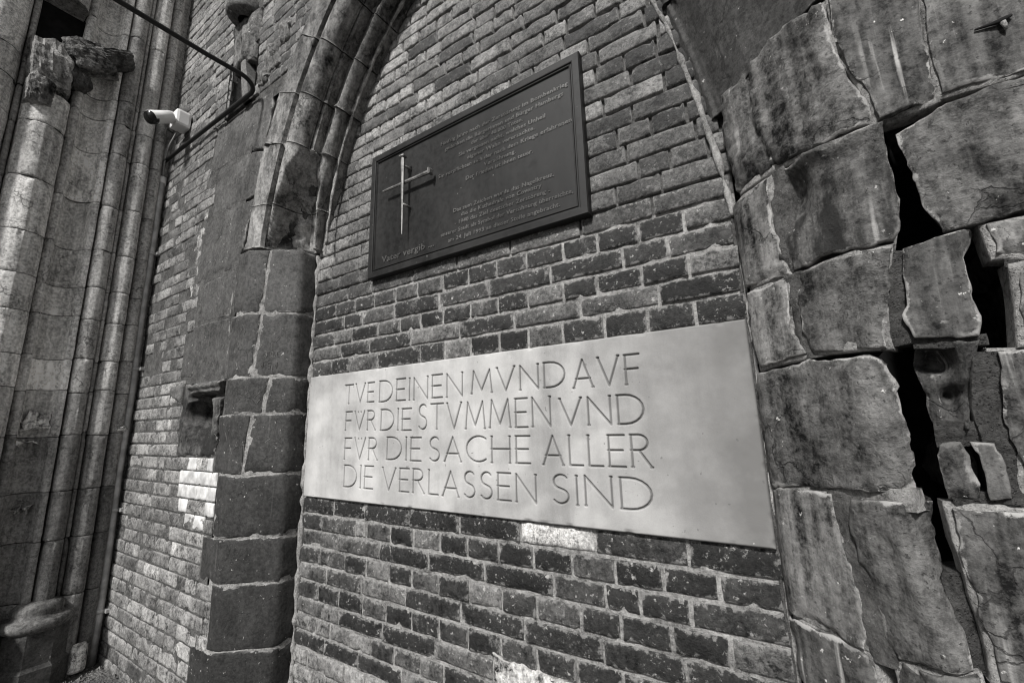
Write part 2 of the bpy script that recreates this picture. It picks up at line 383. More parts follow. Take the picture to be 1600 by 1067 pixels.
# ------------------------------------------------------------------ object helpers
def link(o, parent=None):
    COL.objects.link(o)
    if parent is not None: o.parent = parent
    return o
def thing(name, label, cat, loc=(0, 0, 0), group=None):
    o = bpy.data.objects.new(name, None); o.location = loc; o.empty_display_size = .1
    COL.objects.link(o); o['label'] = label; o['category'] = cat
    if group: o['group'] = group
    return o
def mesh_from(name, V, F, smooth=True, attrs=None):
    me = bpy.data.meshes.new(name)
    me.from_pydata([tuple(map(float, v)) for v in V], [], [tuple(map(int, f)) for f in F])
    if smooth: me.polygons.foreach_set("use_smooth", [True]*len(me.polygons))
    if attrs:
        for k, a in attrs.items():
            at = me.attributes.new(k, 'FLOAT', 'POINT'); at.data.foreach_set('value', np.asarray(a, np.float32))
    me.update()
    return me
def put(name, me, mat, parent=None, tone=None, label=None, stuff=False):
    o = bpy.data.objects.new(name, me)
    if mat is not None and not me.materials: me.materials.append(mat)
    if parent is not None:                       # geometry is in world metres: undo the parent's offset
        o.location = -parent.location if isinstance(parent.location, Vector) else (0, 0, 0)
    link(o, parent)
    if tone is not None: o.color = g(tone)
    if label: o['label'] = label
    if stuff: o['kind'] = 'stuff'
    return o
def grid_faces(nu, nv, off=0, flip=False):
    F = []
    for j in range(nv-1):
        for i in range(nu-1):
            a = off+j*nu+i; q = (a, a+1, a+1+nu, a+nu)
            F.append(q[::-1] if flip else q)
    return F
def box_mesh(name, x0, x1, y0, y1, z0, z1, bev=0.0):
    import bmesh
    bm = bmesh.new()
    bmesh.ops.create_cube(bm, size=1.0)
    for v in bm.verts:
        v.co = Vector((x0+(v.co.x+.5)*(x1-x0), y0+(v.co.y+.5)*(y1-y0), z0+(v.co.z+.5)*(z1-z0)))
    if bev:
        bmesh.ops.bevel(bm, geom=bm.edges[:], offset=bev, segments=2, affect='EDGES', profile=.6)
    me = bpy.data.meshes.new(name); bm.to_mesh(me); bm.free()
    return me
def tube_mesh(name, pts, rad, n=12, cap=True):
    P = [Vector(p) for p in pts]; V = []; F = []
    prev = None
    for i, p in enumerate(P):
        d = (P[min(i+1, len(P)-1)]-P[max(i-1, 0)]).normalized()
        if prev is None:
            a = d.orthogonal().normalized()
        else:
            a = (prev-d*prev.dot(d)).normalized()
        prev = a; b = d.cross(a)
        r = rad[i] if isinstance(rad, (list, tuple)) else rad
        for k in range(n):
            t = 2*math.pi*k/n
            V.append(p+(a*math.cos(t)+b*math.sin(t))*r)
    for i in range(len(P)-1):
        for k in range(n):
            F.append((i*n+k, i*n+(k+1) % n, (i+1)*n+(k+1) % n, (i+1)*n+k))
    if cap:
        F.append(tuple(range(n))[::-1]); F.append(tuple((len(P)-1)*n+k for k in range(n)))
    return mesh_from(name, V, F)

class Plan:
    """vertical surface over a plan polyline; (s, z, d) -> world, d positive = towards the viewer"""
    def __init__(s, pts, smooth=0.012, side=-1):
        s.p = [np.array(q, float) for q in pts]
        s.L = [0.0]
        for a, b in zip(s.p, s.p[1:]): s.L.append(s.L[-1]+float(np.hypot(*(b-a))))
        s.side = side; s.sm = smooth
    def _pt(s, t):
        t = np.asarray(t, float)
        out = np.zeros(t.shape+(2,)); nrm = np.zeros(t.shape+(2,))
        k = np.clip(np.searchsorted(np.array(s.L), t, side='right')-1, 0, len(s.p)-2)
        A = np.array(s.p); a = A[k]; b = A[k+1]; l = np.array(s.L)[k]
        ln = np.array([s.L[i+1]-s.L[i] for i in range(len(s.p)-1)])[k]
        u = ((t-l)/ln)[..., None]
        out = a+(b-a)*u
        d = (b-a)/ln[..., None]
        nrm = np.stack([d[..., 1], -d[..., 0]], -1)
        return out, nrm
    def at(s, t, z, d):
        t = np.asarray(t, float)
        P, N = s._pt(t)
        if s.sm:
            for o in (-s.sm, s.sm, -2*s.sm, 2*s.sm):
                p, n = s._pt(t+o); P = P+p; N = N+n
            P /= 5; N /= np.linalg.norm(N, axis=-1, keepdims=True)
        return np.stack([P[..., 0]+N[..., 0]*d, P[..., 1]+N[..., 1]*d, np.broadcast_to(z, t.shape)], -1)

def resamp(pts, u):
    P = np.array(pts, float)
    L = np.r_[0, np.cumsum(np.hypot(*(P[1:]-P[:-1]).T))]; L /= L[-1]
    return np.stack([np.interp(u, L, P[:, 0]), np.interp(u, L, P[:, 1])], -1)
def coons(top, bot, left, right, U, Vv):
    T = resamp(top, U); B = resamp(bot, U)
    Lf = resamp([top[0]]+list(left)+[bot[0]], Vv); R = resamp([top[-1]]+list(right)+[bot[-1]], Vv)
    u = U[None, :, None]; v = Vv[:, None, None]
    S = (1-v)*T[None]+v*B[None]+(1-u)*Lf[:, None]+u*R[:, None] \
        - ((1-u)*(1-v)*T[0]+u*(1-v)*T[-1]+(1-u)*v*B[0]+u*v*B[-1])
    return S
def spaced(n, e):
    a = [0, e*.18, e*.5, e]; mid = list(np.linspace(e, 1-e, n))[1:-1]
    return np.array(a+mid+[1-x for x in a[::-1]])
def stone_mesh(name, plan, sides, res=.02, rnd=.018, amp=.006, rough=.003, back=.07, off=0.0, gap=.003, jit=.004, seed=0, depthfn=None, straight=False):
    top, bot, left, right = sides
    T = np.array(top); B = np.array(bot)
    W_ = max(abs(T[-1, 0]-T[0, 0]), abs(B[-1, 0]-B[0, 0]), .02); H_ = max(abs(T[:, 1].mean()-B[:, 1].mean()), .02)
    nu = int(min(60, max(4, W_/res))); nv = int(min(60, max(4, H_/res)))
    eu = min(.3, rnd/W_); ev = min(.3, rnd/H_)
    U = spaced(nu, eu); V_ = spaced(nv, ev)
    S = coons(top, bot, left, right, U, V_)
    du = np.minimum(U, 1-U)[None, :]*W_; dv = np.minimum(V_, 1-V_)[:, None]*H_
    dist = np.minimum(du+0*dv, dv+0*du)
    dc = np.clip(dist/rnd, 0, 1)
    rr = rnd*.5*(np.clip(dc*1.6, 0, 1)-1)
    Q = np.stack([S[..., 0], S[..., 1], np.full(S.shape[:2], seed*3.1)], -1)
    # irregular outline
    wob = np.clip(1-dist/.05, 0, 1)
    jx = noise(Q, 22, 5)*jit+noise(Q, 60, 6)*jit*.5; jz = noise(Q, 22, 8)*jit+noise(Q, 60, 9)*jit*.5
    c = S.reshape(-1, 2).mean(0)
    sh = np.clip(1-dist/.02, 0, 1)
    s_ = S[..., 0]+jx*wob-np.sign(S[..., 0]-c[0])*gap*sh*(du <= dv+1e-6)
    z_ = S[..., 1]+jz*wob-np.sign(S[..., 1]-c[1])*gap*sh*(dv <= du+1e-6)
    d = off+rr+fbm(Q, 5, 3, 20+seed)*amp+fbm(Q, 30, 3, 40+seed)*rough
    # chipped arrises
    ch = np.clip((fbm(Q, 18, 4, 70+seed)-.10)*3, 0, 1)*np.clip(1.15-dist/.022, 0, 1)
    d = d-ch*.014
    if depthfn is not None: d = d+depthfn(U[None, :]+0*V_[:, None], V_[:, None]+0*U[None, :], Q)
    P = plan.at(s_, z_, d)
    nU, nV = len(U), len(V_)
    VV = P.reshape(-1, 3)
    F = grid_faces(nU, nV, 0, True)
    # skirt going into the wall
    ring = [i for i in range(nU)]+[j*nU+nU-1 for j in range(1, nV)]+[(nV-1)*nU+i for i in range(nU-2, -1, -1)]+[j*nU for j in range(nV-2, 0, -1)]
    sf = s_.reshape(-1)[ring]; zf = z_.reshape(-1)[ring]
    df = d.reshape(-1)[ring]
    n0 = len(VV); n = len(ring)
    r1 = plan.at(sf, zf, df-.012); r2_ = plan.at(sf, zf, np.minimum(df-.02, off-back))
    if straight:       # beds and perpends run square into the wall, not square to the splay
        r0 = VV[ring]; uu = (r0[:, :1]-r0[:, 0].min())/(np.ptp(r0[:, 0])+1e-6); kx = .42*(1-uu)-.04*uu
        e3 = np.array([[1.0, 0, 0]])
        r1 = r0+np.array([0, .012, 0])+kx*.012*e3; r2_ = r0+np.array([0, back, 0])+kx*back*e3
    VV = np.vstack([VV, r1, r2_])
    for k in range(n):
        a, b = ring[k], ring[(k+1) % n]
        F.append((a, b, n0+(k+1) % n, n0+k))
        F.append((n0+k, n0+(k+1) % n, n0+n+(k+1) % n, n0+n+k))
    edge = np.clip(1-dist/.017, 0, 1).reshape(-1)
    edge = np.r_[edge, np.zeros(2*n)]
    return mesh_from(name, VV, F, True, {'edge': edge})

# ================================================================== ground
def build_ground():
    n = 161
    a = np.linspace(-1, 1, n); c = np.sign(a)*np.abs(a)**3*60
    X, Y = np.meshgrid(c-3.0, c-1.2)
    Q = np.stack([X, Y, 0*X], -1)
    near = np.exp(-((X+3.5)**2+(Y+.8)**2)/4)
    Z = GROUND_Z+fbm(Q, 2.2, 3, 3)*.018*near+fbm(Q, 14, 3, 9)*.008*near
    put('ground', mesh_from('ground', np.stack([X, Y, Z], -1).reshape(-1, 3), grid_faces(n, n)), MAT['ground'])['kind'] = 'structure'
    # flagstones sunk in the grit at the foot of the pier
    gp = bpy.data.objects['ground']
    spots = [(-3.74, -.62, .30, .21, .5), (-3.42, -.83, .26, .19, .9), (-3.62, -1.02, .27, .2, -.2), (-3.18, -.55, .25, .2, .25), (-3.0, -.95, .3, .22, .6), (-3.86, -.9, .2, .15, 1.2)]
    for i, (x, y, w, h, r) in enumerate(spots):
        k = 14; ang = np.linspace(0, 2*np.pi, k, endpoint=False)
        rr = 1+.12*np.sin(ang*3+i)+.08*np.sin(ang*5+2*i)
        sq = 1/np.maximum(np.abs(np.cos(ang)), np.abs(np.sin(ang)))**.75
        px = np.cos(ang)*w/2*rr*sq*.9; py = np.sin(ang)*h/2*rr*sq*.9
        V = []
        for sc, z in ((1.0, -.03), (1.0, .008), (.9, .020), (.45, .024)):
            for a_, b_ in zip(px*sc, py*sc):
                V.append((x+a_*math.cos(r)-b_*math.sin(r), y+a_*math.sin(r)+b_*math.cos(r), GROUND_Z+z+.004*math.sin(9*a_+5*b_+i)))
        V.append((x, y, GROUND_Z+.024)); F = []
        for q in range(3):
            for j in range(k): F.append((q*k+j, q*k+(j+1) % k, (q+1)*k+(j+1) % k, (q+1)*k+j))
        for j in range(k): F.append((3*k+j, 3*k+(j+1) % k, 4*k))
        put('paving_stone', mesh_from('paving_stone', V, F, True), MAT['paver'], gp, .14+.05*random.random())
    # loose grit and mortar crumbs
    V = []; F = []
    for i in range(1500):
        x = random.uniform(-4.1, -3.3); y = random.uniform(-1.2, -.29)
        if random.random() > math.exp(-((y+.29)*3)**2*.5)*1.0 and random.random() > .35: continue
        r = random.uniform(.003, .009) if random.random() < .93 else random.uniform(.012, .024)
        b = len(V)
        for dx, dy, dz in ((1, 0, 0), (-.5, .87, 0), (-.5, -.87, 0), (.1, 0, 1)):
            V.append((x+dx*r*random.uniform(.7, 1.2), y+dy*r*random.uniform(.7, 1.2), GROUND_Z+.012+dz*r*.9-.003))
        F += [(b, b+1, b+3), (b+1, b+2, b+3), (b+2, b, b+3)]
    o = put('gravel', mesh_from('gravel', V, F, False), MAT['ground'], None, None, None, True)
    o['label'] = 'loose grit and mortar crumbs gathered at the foot of the pier and brick wall'; o['category'] = 'gravel'
build_ground()

# ================================================================== bricks
def brick_templates(n=18):
    out = []
    for k in range(n):
        U = np.array([0, .035, .12, .33, .5, .67, .88, .965, 1]); V_ = np.array([0, .12, .35, .65, .88, 1])
        X, Z = np.meshgrid(U-.5, .5-V_)
        ex = np.minimum(U, 1-U)[None, :]; ez = np.minimum(V_, 1-V_)[:, None]
        dist = np.minimum(ex*3+0*ez, ez+0*ex)
        Q = np.stack([X*3, Z, np.full(X.shape, k*5.3)], -1)
        Y = np.where(dist < .02, .055, np.where(dist < .13, .012, 0.0))+noise(Q, 3.0, k)*.035+noise(Q, 7.0, k+50)*.03
        chip = np.clip(noise(Q, 4.5, k+90)-.25, 0, 1)*(dist < .13)
        Y = Y+chip*.32
        Xw = X+noise(Q, 5, k+7)*.012*(ex < .05); Zw = Z+noise(Q, 5, k+11)*.032*(ez < .13)
        VV = np.stack([Xw, Y, Zw], -1).reshape(-1, 3)
        nu, nv = len(U), len(V_)
        F = grid_faces(nu, nv, 0, True)
        ring = [i for i in range(nu)]+[j*nu+nu-1 for j in range(1, nv)]+[(nv-1)*nu+i for i in range(nu-2, -1, -1)]+[j*nu for j in range(nv-2, 0, -1)]
        back = VV[ring].copy(); back[:, 1] = 1.0
        n0 = len(VV); VV = np.vstack([VV, back]); m = len(ring)
        for q in range(m): F.append((ring[q], ring[(q+1) % m], n0+(q+1) % m, n0+q))
        edge = np.r_[np.clip(1-dist/.3, 0, 1).reshape(-1), np.ones(m)]
        out.append((VV, F, edge))
    return out
BT = brick_templates()
_tm = {}
def brick_mesh(k, key):
    if (k, key) not in _tm:
        VV, F, e = BT[k]
        _tm[(k, key)] = mesh_from('brick_'+key, VV, F, True, {'edge': e})
        _tm[(k, key)].materials.append(MAT[key])
    return _tm[(k, key)]
def lay_bricks(parent, bricks, key, stuff_mat, limit=300):
    """bricks: (x0,x1,z0,z1,y,tone,matkey); the nearest-looking `limit` become parts"""
    cp = np.array([0, -1.42, 0])
    def size(b):
        c = np.array([(b[0]+b[1])/2, b[4], (b[2]+b[3])/2])-cp
        return (b[1]-b[0])*(b[3]-b[2])*abs(c[1])/np.linalg.norm(c)**3
    bricks = sorted(bricks, key=size, reverse=True)
    rest = bricks[limit:]
    for b in bricks[:limit]:
        x0, x1, z0, z1, y, tone, mk = b
        me = brick_mesh(random.randrange(len(BT)), mk or key)
        o = bpy.data.objects.new('brick', me); COL.objects.link(o); o.parent = parent
        o.location = Vector(((x0+x1)/2, y+random.uniform(-.0018, .0015), (z0+z1)/2))-parent.location
        flip = random.choice((0, 1))
        o.scale = (x1-x0, .055, z1-z0)
        o.rotation_euler = (random.uniform(-.03, .03), random.uniform(-.008, .008)+(math.pi if False else 0), random.uniform(-.02, .02))
        o.color = g(tone)
    if rest:
        V = []; F = []; E = []; n0 = 0
        for b in rest:
            x0, x1, z0, z1, y, tone, mk = b
            VV, FF, e = BT[random.randrange(len(BT))]
            W_ = VV*np.array([x1-x0, .055, z1-z0])+np.array([(x0+x1)/2, y+random.uniform(-.004, .004), (z0+z1)/2])
            V.append(W_); F += [tuple(i+n0 for i in f) for f in FF]; E.append(e); n0 += len(VV)
        put('brickwork', mesh_from('brickwork', np.vstack(V), F, True, {'edge': np.concatenate(E)}), MAT[stuff_mat], parent, .16, None, True)
def mortar_sheet(name, parent, x0, x1, z0, z1, y, res, mat, hole=None, bumpy=.003):
    nx = max(2, int((x1-x0)/res)); nz = max(2, int((z1-z0)/res))
    X, Z = np.meshgrid(np.linspace(x0, x1, nx), np.linspace(z1, z0, nz))
    Q = np.stack([X, Z, 0*X], -1)
    yy = y(X, Z) if callable(y) else y
    Y = yy+fbm(Q, 14, 3, 33)*bumpy+noise(Q, 60, 35)*bumpy*.4
    F = grid_faces(nx, nz, 0, True)
    if hole is not None:
        F = [f for f in F if not hole(X.flat[f[0]], Z.flat[f[0]])]
    put(name, mesh_from(name, np.stack([X, Y, Z], -1).reshape(-1, 3), F), mat, parent)
def split_row(x0, x1, kind, rng):
    """cut a course into stretchers and headers"""
    out = [x0]; x = x0-(rng.random()*.11)
    while True:
        L = .235 if (kind == 0) else .117
        if rng.random() < .16: L = .352-L
        L += rng.uniform(-.012, .012)
        x += L
        if x >= x1-.05: break
        if x > x0+.05: out.append(x)
    out.append(x1)
    return out

ARC_C, ARC_R = (-.893, .997), 1.834          # left arch, half-width coordinates
def left_edge_hw(z):
    if z < 1.0: return 1.103
    d = ARC_R**2-(z-ARC_C[1])**2
    return ARC_C[0]+math.sqrt(d) if d > 0 else -9
def right_edge_hw(z):
    d = 5.836**2-(z-.06)**2
    return -4.699+math.sqrt(d)

def build_recess_wall():
    w = thing('brick_wall', 'sooty brick wall filling the pointed recess behind the bronze plaque and the pale inscribed slab', 'brick wall', (-1.16, 0, GROUND_Z))
    rng = random.Random(5)
    rows = {(round(a, 3), round(b, 3)): js for a, b, js in ROWS}
    zs = sorted({r[0] for r in rows} | {r[1] for r in rows})
    z = -1.145; below = []
    while z > GROUND_Z-.02:
        below.append((z-.078, z)); z -= .078
    above = []; z = .85
    while z < 2.75:
        h = .0765; above.append((z, z+h)); z += h
    allrows = [(a, b, 'x') for a, b in below]+[(a, b, js) for (a, b), js in rows.items()]+[(a, b, 'x') for a, b in above]
    B = []
    for i, (z0, z1, js) in enumerate(sorted(allrows, key=lambda r: r[0])):
        zm = (z0+z1)/2
        xl = -1.16-left_edge_hw(zm)-(.03 if zm < 1.0 else .14); xr = -.055 if zm < .8 else -1.16+right_edge_hw(zm)+.03
        if zm < 1.0: xl = -2.268
        if xr-xl < .2: continue
        if js == 'x': cut = split_row(xl, xr, i % 2, rng)
        else:
            js = [x for x in js if xl+.04 < x < xr-.04]; cut = [xl]+js+[xr]
            # rows traced only at one end are finished with ordinary cuts
            c2 = [cut[0]]
            for a, b in zip(cut, cut[1:]):
                if b-a > .33:
                    n = max(2, round((b-a)/(.235 if i % 2 else .14)))
                    if -.55 < a < .1 or True:
                        c2 += [a+(b-a)*k/n for k in range(1, n)]
                c2.append(b)
            cut = c2
        for a, b in zip(cut, cut[1:]):
            gx = rng.uniform(.0045, .0075); gz = rng.uniform(.0055, .0085) if zm < .8 else rng.uniform(.0042, .0062)
            # leave the plaque and slab zones: no brick wholly behind them
            if a > -1.72 and b < -.56 and z0 > .80 and z1 < 1.42: continue
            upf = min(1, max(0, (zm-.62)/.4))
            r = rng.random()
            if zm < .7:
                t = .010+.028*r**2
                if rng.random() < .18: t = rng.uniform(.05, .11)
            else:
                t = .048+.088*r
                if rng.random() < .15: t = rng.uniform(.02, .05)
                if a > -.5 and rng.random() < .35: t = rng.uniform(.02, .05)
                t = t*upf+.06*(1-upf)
            mk = 'brick' if zm < .75 else 'brick_up'
            y = -.0045+rng.uniform(-.003, .0012)
            if -.95 < (a+b)/2 < -.62 and -.43 < zm < -.34 : t = .40; mk = 'brick_up'
            B.append((a+gx, b-gx, z0+gz, z1-gz, y, t, mk))
    lay_bricks(w, B, 'brick', 'brick_up')
    depth = lambda X, Z: .0042+.012*np.clip((Z-.65)/.4, 0, 1)
    mortar_sheet('mortar_bed', w, -2.27, -.05, GROUND_Z-.05, .70, depth, .012, MAT['mortar'])
    mortar_sheet('mortar_bed', w, -2.27, -.05, .70, 2.75, depth, .016, MAT['mortar_mid'])
    # plaster / white stone patch low down
    pl = Plan([(-2.27, 0), (0, 0)]); s0 = 2.27
    me = stone_mesh('pale_patch', pl, ([(1.255, -.818), (1.42, -.826), (1.61, -.836)], [(1.27, -.93), (1.60, -.935)], [], []), res=.012, rnd=.01, amp=.004, off=.012, back=.02, jit=.01, seed=4)
    put('patch_stone', me, MAT['stone_rough'], w, .42, 'pale flat patch stone')
    # lime bead running up the left edge and under the arches
    def bead(pts, r, seed, mk='mortar'):
        P = np.array(pts, float)
        L = np.r_[0, np.cumsum(np.linalg.norm(P[1:]-P[:-1], axis=1))]; t = np.linspace(0, L[-1], max(8, int(L[-1]/.012)))
        Q = np.stack([np.interp(t, L, P[:, k]) for k in range(3)], -1)
        Q = Q+np.stack([noise(Q, 14, seed+k)*.003 for k in range(3)], -1)
        rad = [r*(1+.75*float(noise(q[None]*1.0, 24, seed+9)[0])) for q in Q]
        put('mortar_bead', tube_mesh('mortar_bead', Q, rad, 8), MAT[mk], w)
    bead([(-2.252, -.002, z) for z in np.linspace(GROUND_Z, 1.02, 14)], .012, 3)
    bead([(-1.16+right_edge_hw(z)-.010, -.004, z) for z in np.linspace(.62, 2.7, 24)], .0082, 13)
    bead([(-1.16-left_edge_hw(z)+.004, -.060, z) for z in np.linspace(1.04, 2.55, 24)], .008, 23)
    bead([(-.064, .0, z) for z in np.linspace(GROUND_Z, .62, 14)], .004, 33, 'mortar_mid')
build_recess_wall()

# ================================================================== inscribed slab
def strokes(ch):
    def arc(cx, cy, rx, ry, a0, a1, n=10):
        return [(cx+rx*math.cos(math.radians(a0+(a1-a0)*k/n)), cy+ry*math.sin(math.radians(a0+(a1-a0)*k/n))) for k in range(n+1)]
    S = {
        'T': (.60, [[(0, 1), (.6, 1)], [(.3, 1), (.3, 0)]]), 'V': (.68, [[(0, 1), (.34, 0), (.68, 1)]]),
        'U': (.68, [[(0, 1), (.34, 0), (.68, 1)], [(.25, .96), (.25, .93)], [(.43, .96), (.43, .93)]]),
        'E': (.44, [[(0, 0), (0, 1)], [(0, 1), (.44, 1)], [(0, .52), (.38, .52)], [(0, 0), (.44, 0)]]),
        'F': (.42, [[(0, 0), (0, 1)], [(0, 1), (.42, 1)], [(0, .52), (.36, .52)]]),
        'D': (.70, [[(0, 0), (0, 1)], [(0, 1), (.2, 1)]+arc(.2, .5, .5, .5, 90, -90)+[(0, 0)]]),
        'I': (.0, [[(0, 0), (0, 1)]]), 'N': (.66, [[(0, 0), (0, 1), (.66, 0), (.66, 1)]]),
        'M': (.86, [[(0, 0), (.09, 1), (.43, .12), (.77, 1), (.86, 0)]]),
        'A': (.68, [[(0, 0), (.34, 1), (.68, 0)], [(.11, .32), (.57, .32)]]),
        'R': (.52, [[(0, 0), (0, 1)], [(0, 1), (.2, 1)]+arc(.2, .76, .25, .24, 90, -90)+[(0, .52)], [(.2, .52), (.52, 0)]]),
        'S': (.44, [arc(.23, .76, .2, .24, 35, 235, 9)+arc(.21, .25, .22, .25, 62, -145, 10)]),
        'C': (.74, [arc(.46, .5, .46, .5, 52, 308, 16)]), 'H': (.64, [[(0, 0), (0, 1)], [(.64, 0), (.64, 1)], [(0, .52), (.64, .52)]]),
        'L': (.40, [[(0, 1), (0, 0), (.40, 0)]]),
    }
    return S[ch]
def build_slab():
    x0, x1, z0, z1 = -2.2262, -.0655, -.3465, .2868
    nx, nz = 1000, 300
    xs = np.linspace(x0, x1, nx); zs = np.linspace(z1, z0, nz)
    X, Z = np.meshgrid(xs, zs)
    D = np.full(X.shape, 9.0)
    def seg(p, q):
        m = .012
        i0, i1 = np.searchsorted(xs, [min(p[0], q[0])-m, max(p[0], q[0])+m])
        j0 = max(0, int((z1-max(p[1], q[1])-m)/(z1-z0)*(nz-1))); j1 = min(nz, int((z1-min(p[1], q[1])+m)/(z1-z0)*(nz-1))+2)
        xx, zz = X[j0:j1, i0:i1], Z[j0:j1, i0:i1]
        dx, dz = q[0]-p[0], q[1]-p[1]; L2 = dx*dx+dz*dz+1e-12
        t = np.clip(((xx-p[0])*dx+(zz-p[1])*dz)/L2, 0, 1)
        d = np.hypot(xx-p[0]-t*dx, zz-p[1]-t*dz)
        D[j0:j1, i0:i1] = np.minimum(D[j0:j1, i0:i1], d)
    rg = random.Random(3)
    for word, a, b, zb, zt in LETTERS:
        ws = [strokes(c)[0] for c in word]; gap = .22
        tot = sum(ws)+gap*(len(ws)-1); sc = (b-a)/tot; x = a; h = zt-zb
        for c, wd in zip(word, ws):
            dz = rg.uniform(-.0015, .0015)
            for poly in strokes(c)[1]:
                P = [(x+px*sc, zb+dz+py*h) for px, py in poly]
                for p, q in zip(P, P[1:]): seg(p, q)
                for p in (P[0], P[-1]):                # small flared ends
                    if c not in 'SCU': seg((p[0]-.0028, p[1]), (p[0]+.0028, p[1]))
            x += (wd+gap)*sc
    hw = .0046
    depth = np.clip(hw-D, 0, hw)*2.3
    Q = np.stack([X, Z, 0*X], -1)
    Y = -.022+depth+fbm(Q[::1], 3, 2, 3)*.0012+noise(Q, 45, 4)*.00035
    ed = np.minimum(np.minimum(X-x0, x1-X), np.minimum(z1-Z, Z-z0))
    Y = Y+np.clip(.004-ed, 0, .004)*.9+np.clip(noise(Q, 30, 8)-.35, 0, 1)*np.clip(.012-ed, 0, .012)
    V = np.stack([X, Y, Z], -1).reshape(-1, 3)
    idx = np.arange(nx*nz).reshape(nz, nx)
    F = np.stack([idx[1:, :-1], idx[1:, 1:], idx[:-1, 1:], idx[:-1, :-1]], -1).reshape(-1, 4)
    ring = np.r_[idx[0, :], idx[1:, -1], idx[-1, -2::-1], idx[-2:0:-1, 0]]
    bk = V[ring].copy(); bk[:, 1] = .03; n0 = len(V); n = len(ring)
    k = np.arange(n)
    F2 = np.stack([ring, np.roll(ring, -1), n0+np.roll(k, -1), n0+k], -1)
    V = np.vstack([V, bk]); F = np.vstack([F, F2])
    me = bpy.data.meshes.new('inscribed_slab')
    me.vertices.add(len(V)); me.vertices.foreach_set('co', V.astype(np.float32).ravel())
    me.loops.add(F.size); me.loops.foreach_set('vertex_index', F.astype(np.int32).ravel())
    me.polygons.add(len(F)); me.polygons.foreach_set('loop_start', np.arange(0, F.size, 4, dtype=np.int32))
    me.update(calc_edges=True); me.validate()
    me.polygons.foreach_set('use_smooth', np.ones(len(F), bool))
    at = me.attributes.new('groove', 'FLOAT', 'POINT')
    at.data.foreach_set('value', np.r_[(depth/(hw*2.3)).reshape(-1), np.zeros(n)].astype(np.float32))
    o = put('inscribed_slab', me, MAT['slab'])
    o['label'] = 'long pale limestone slab with four incised lines of tall roman capitals, set in the brick wall'; o['category'] = 'stone tablet'
build_slab()

# ================================================================== bronze plaque
TXT = ["Fünfzig Jahre nach der Zerstörung im Bombenkrieg", "gedenken die Bürgerinnen und Bürger Hamburgs", "der über 40.000 Toten.",
       "Sie vergessen nicht, welches Unheil", "eigener Wahn verursachte.", "Sie verpflichten sich der nach dem Kriege erfahrenen", "Versöhnung.",
       "Der Frieden ist ihnen teuer.", "Das zum Zeichen wurde das Nagelkreuz,", "das die Kathedrale von Coventry", "- 1940 das Ziel deutscher Zerstörung -",
       "unserer Stadt als Symbol der Versöhnung überreichte,", "am 24. Juli 1993 an dieser Stelle angebracht."]
def text_mesh(s, x0, x1, zb, y, h, off=.012):
    cu = bpy.data.curves.new('inscription_line', 'FONT'); cu.body = s; cu.size = 1.0; cu.extrude = .06; cu.offset = off; cu.resolution_u = 2
    cu.space_character = 1.06
    ob = bpy.data.objects.new('tmp_text', cu); COL.objects.link(ob)
    dg = bpy.context.evaluated_depsgraph_get(); me = bpy.data.meshes.new_from_object(ob.evaluated_get(dg))
    COL.objects.unlink(ob); bpy.data.objects.remove(ob)
    n = len(me.vertices); co = np.zeros(n*3, np.float32); me.vertices.foreach_get('co', co); co = co.reshape(-1, 3)
    w = co[:, 0].max()-co[:, 0].min(); sx = (x1-x0)/w; sz = h/.72
    out = np.stack([x0+(co[:, 0]-co[:, 0].min())*sx, y-(co[:, 2]+.06)*.024, zb+co[:, 1]*sz], -1)
    me.vertices.foreach_set('co', out.astype(np.float32).ravel()); me.update(); me.name = 'inscription_line'
    return me
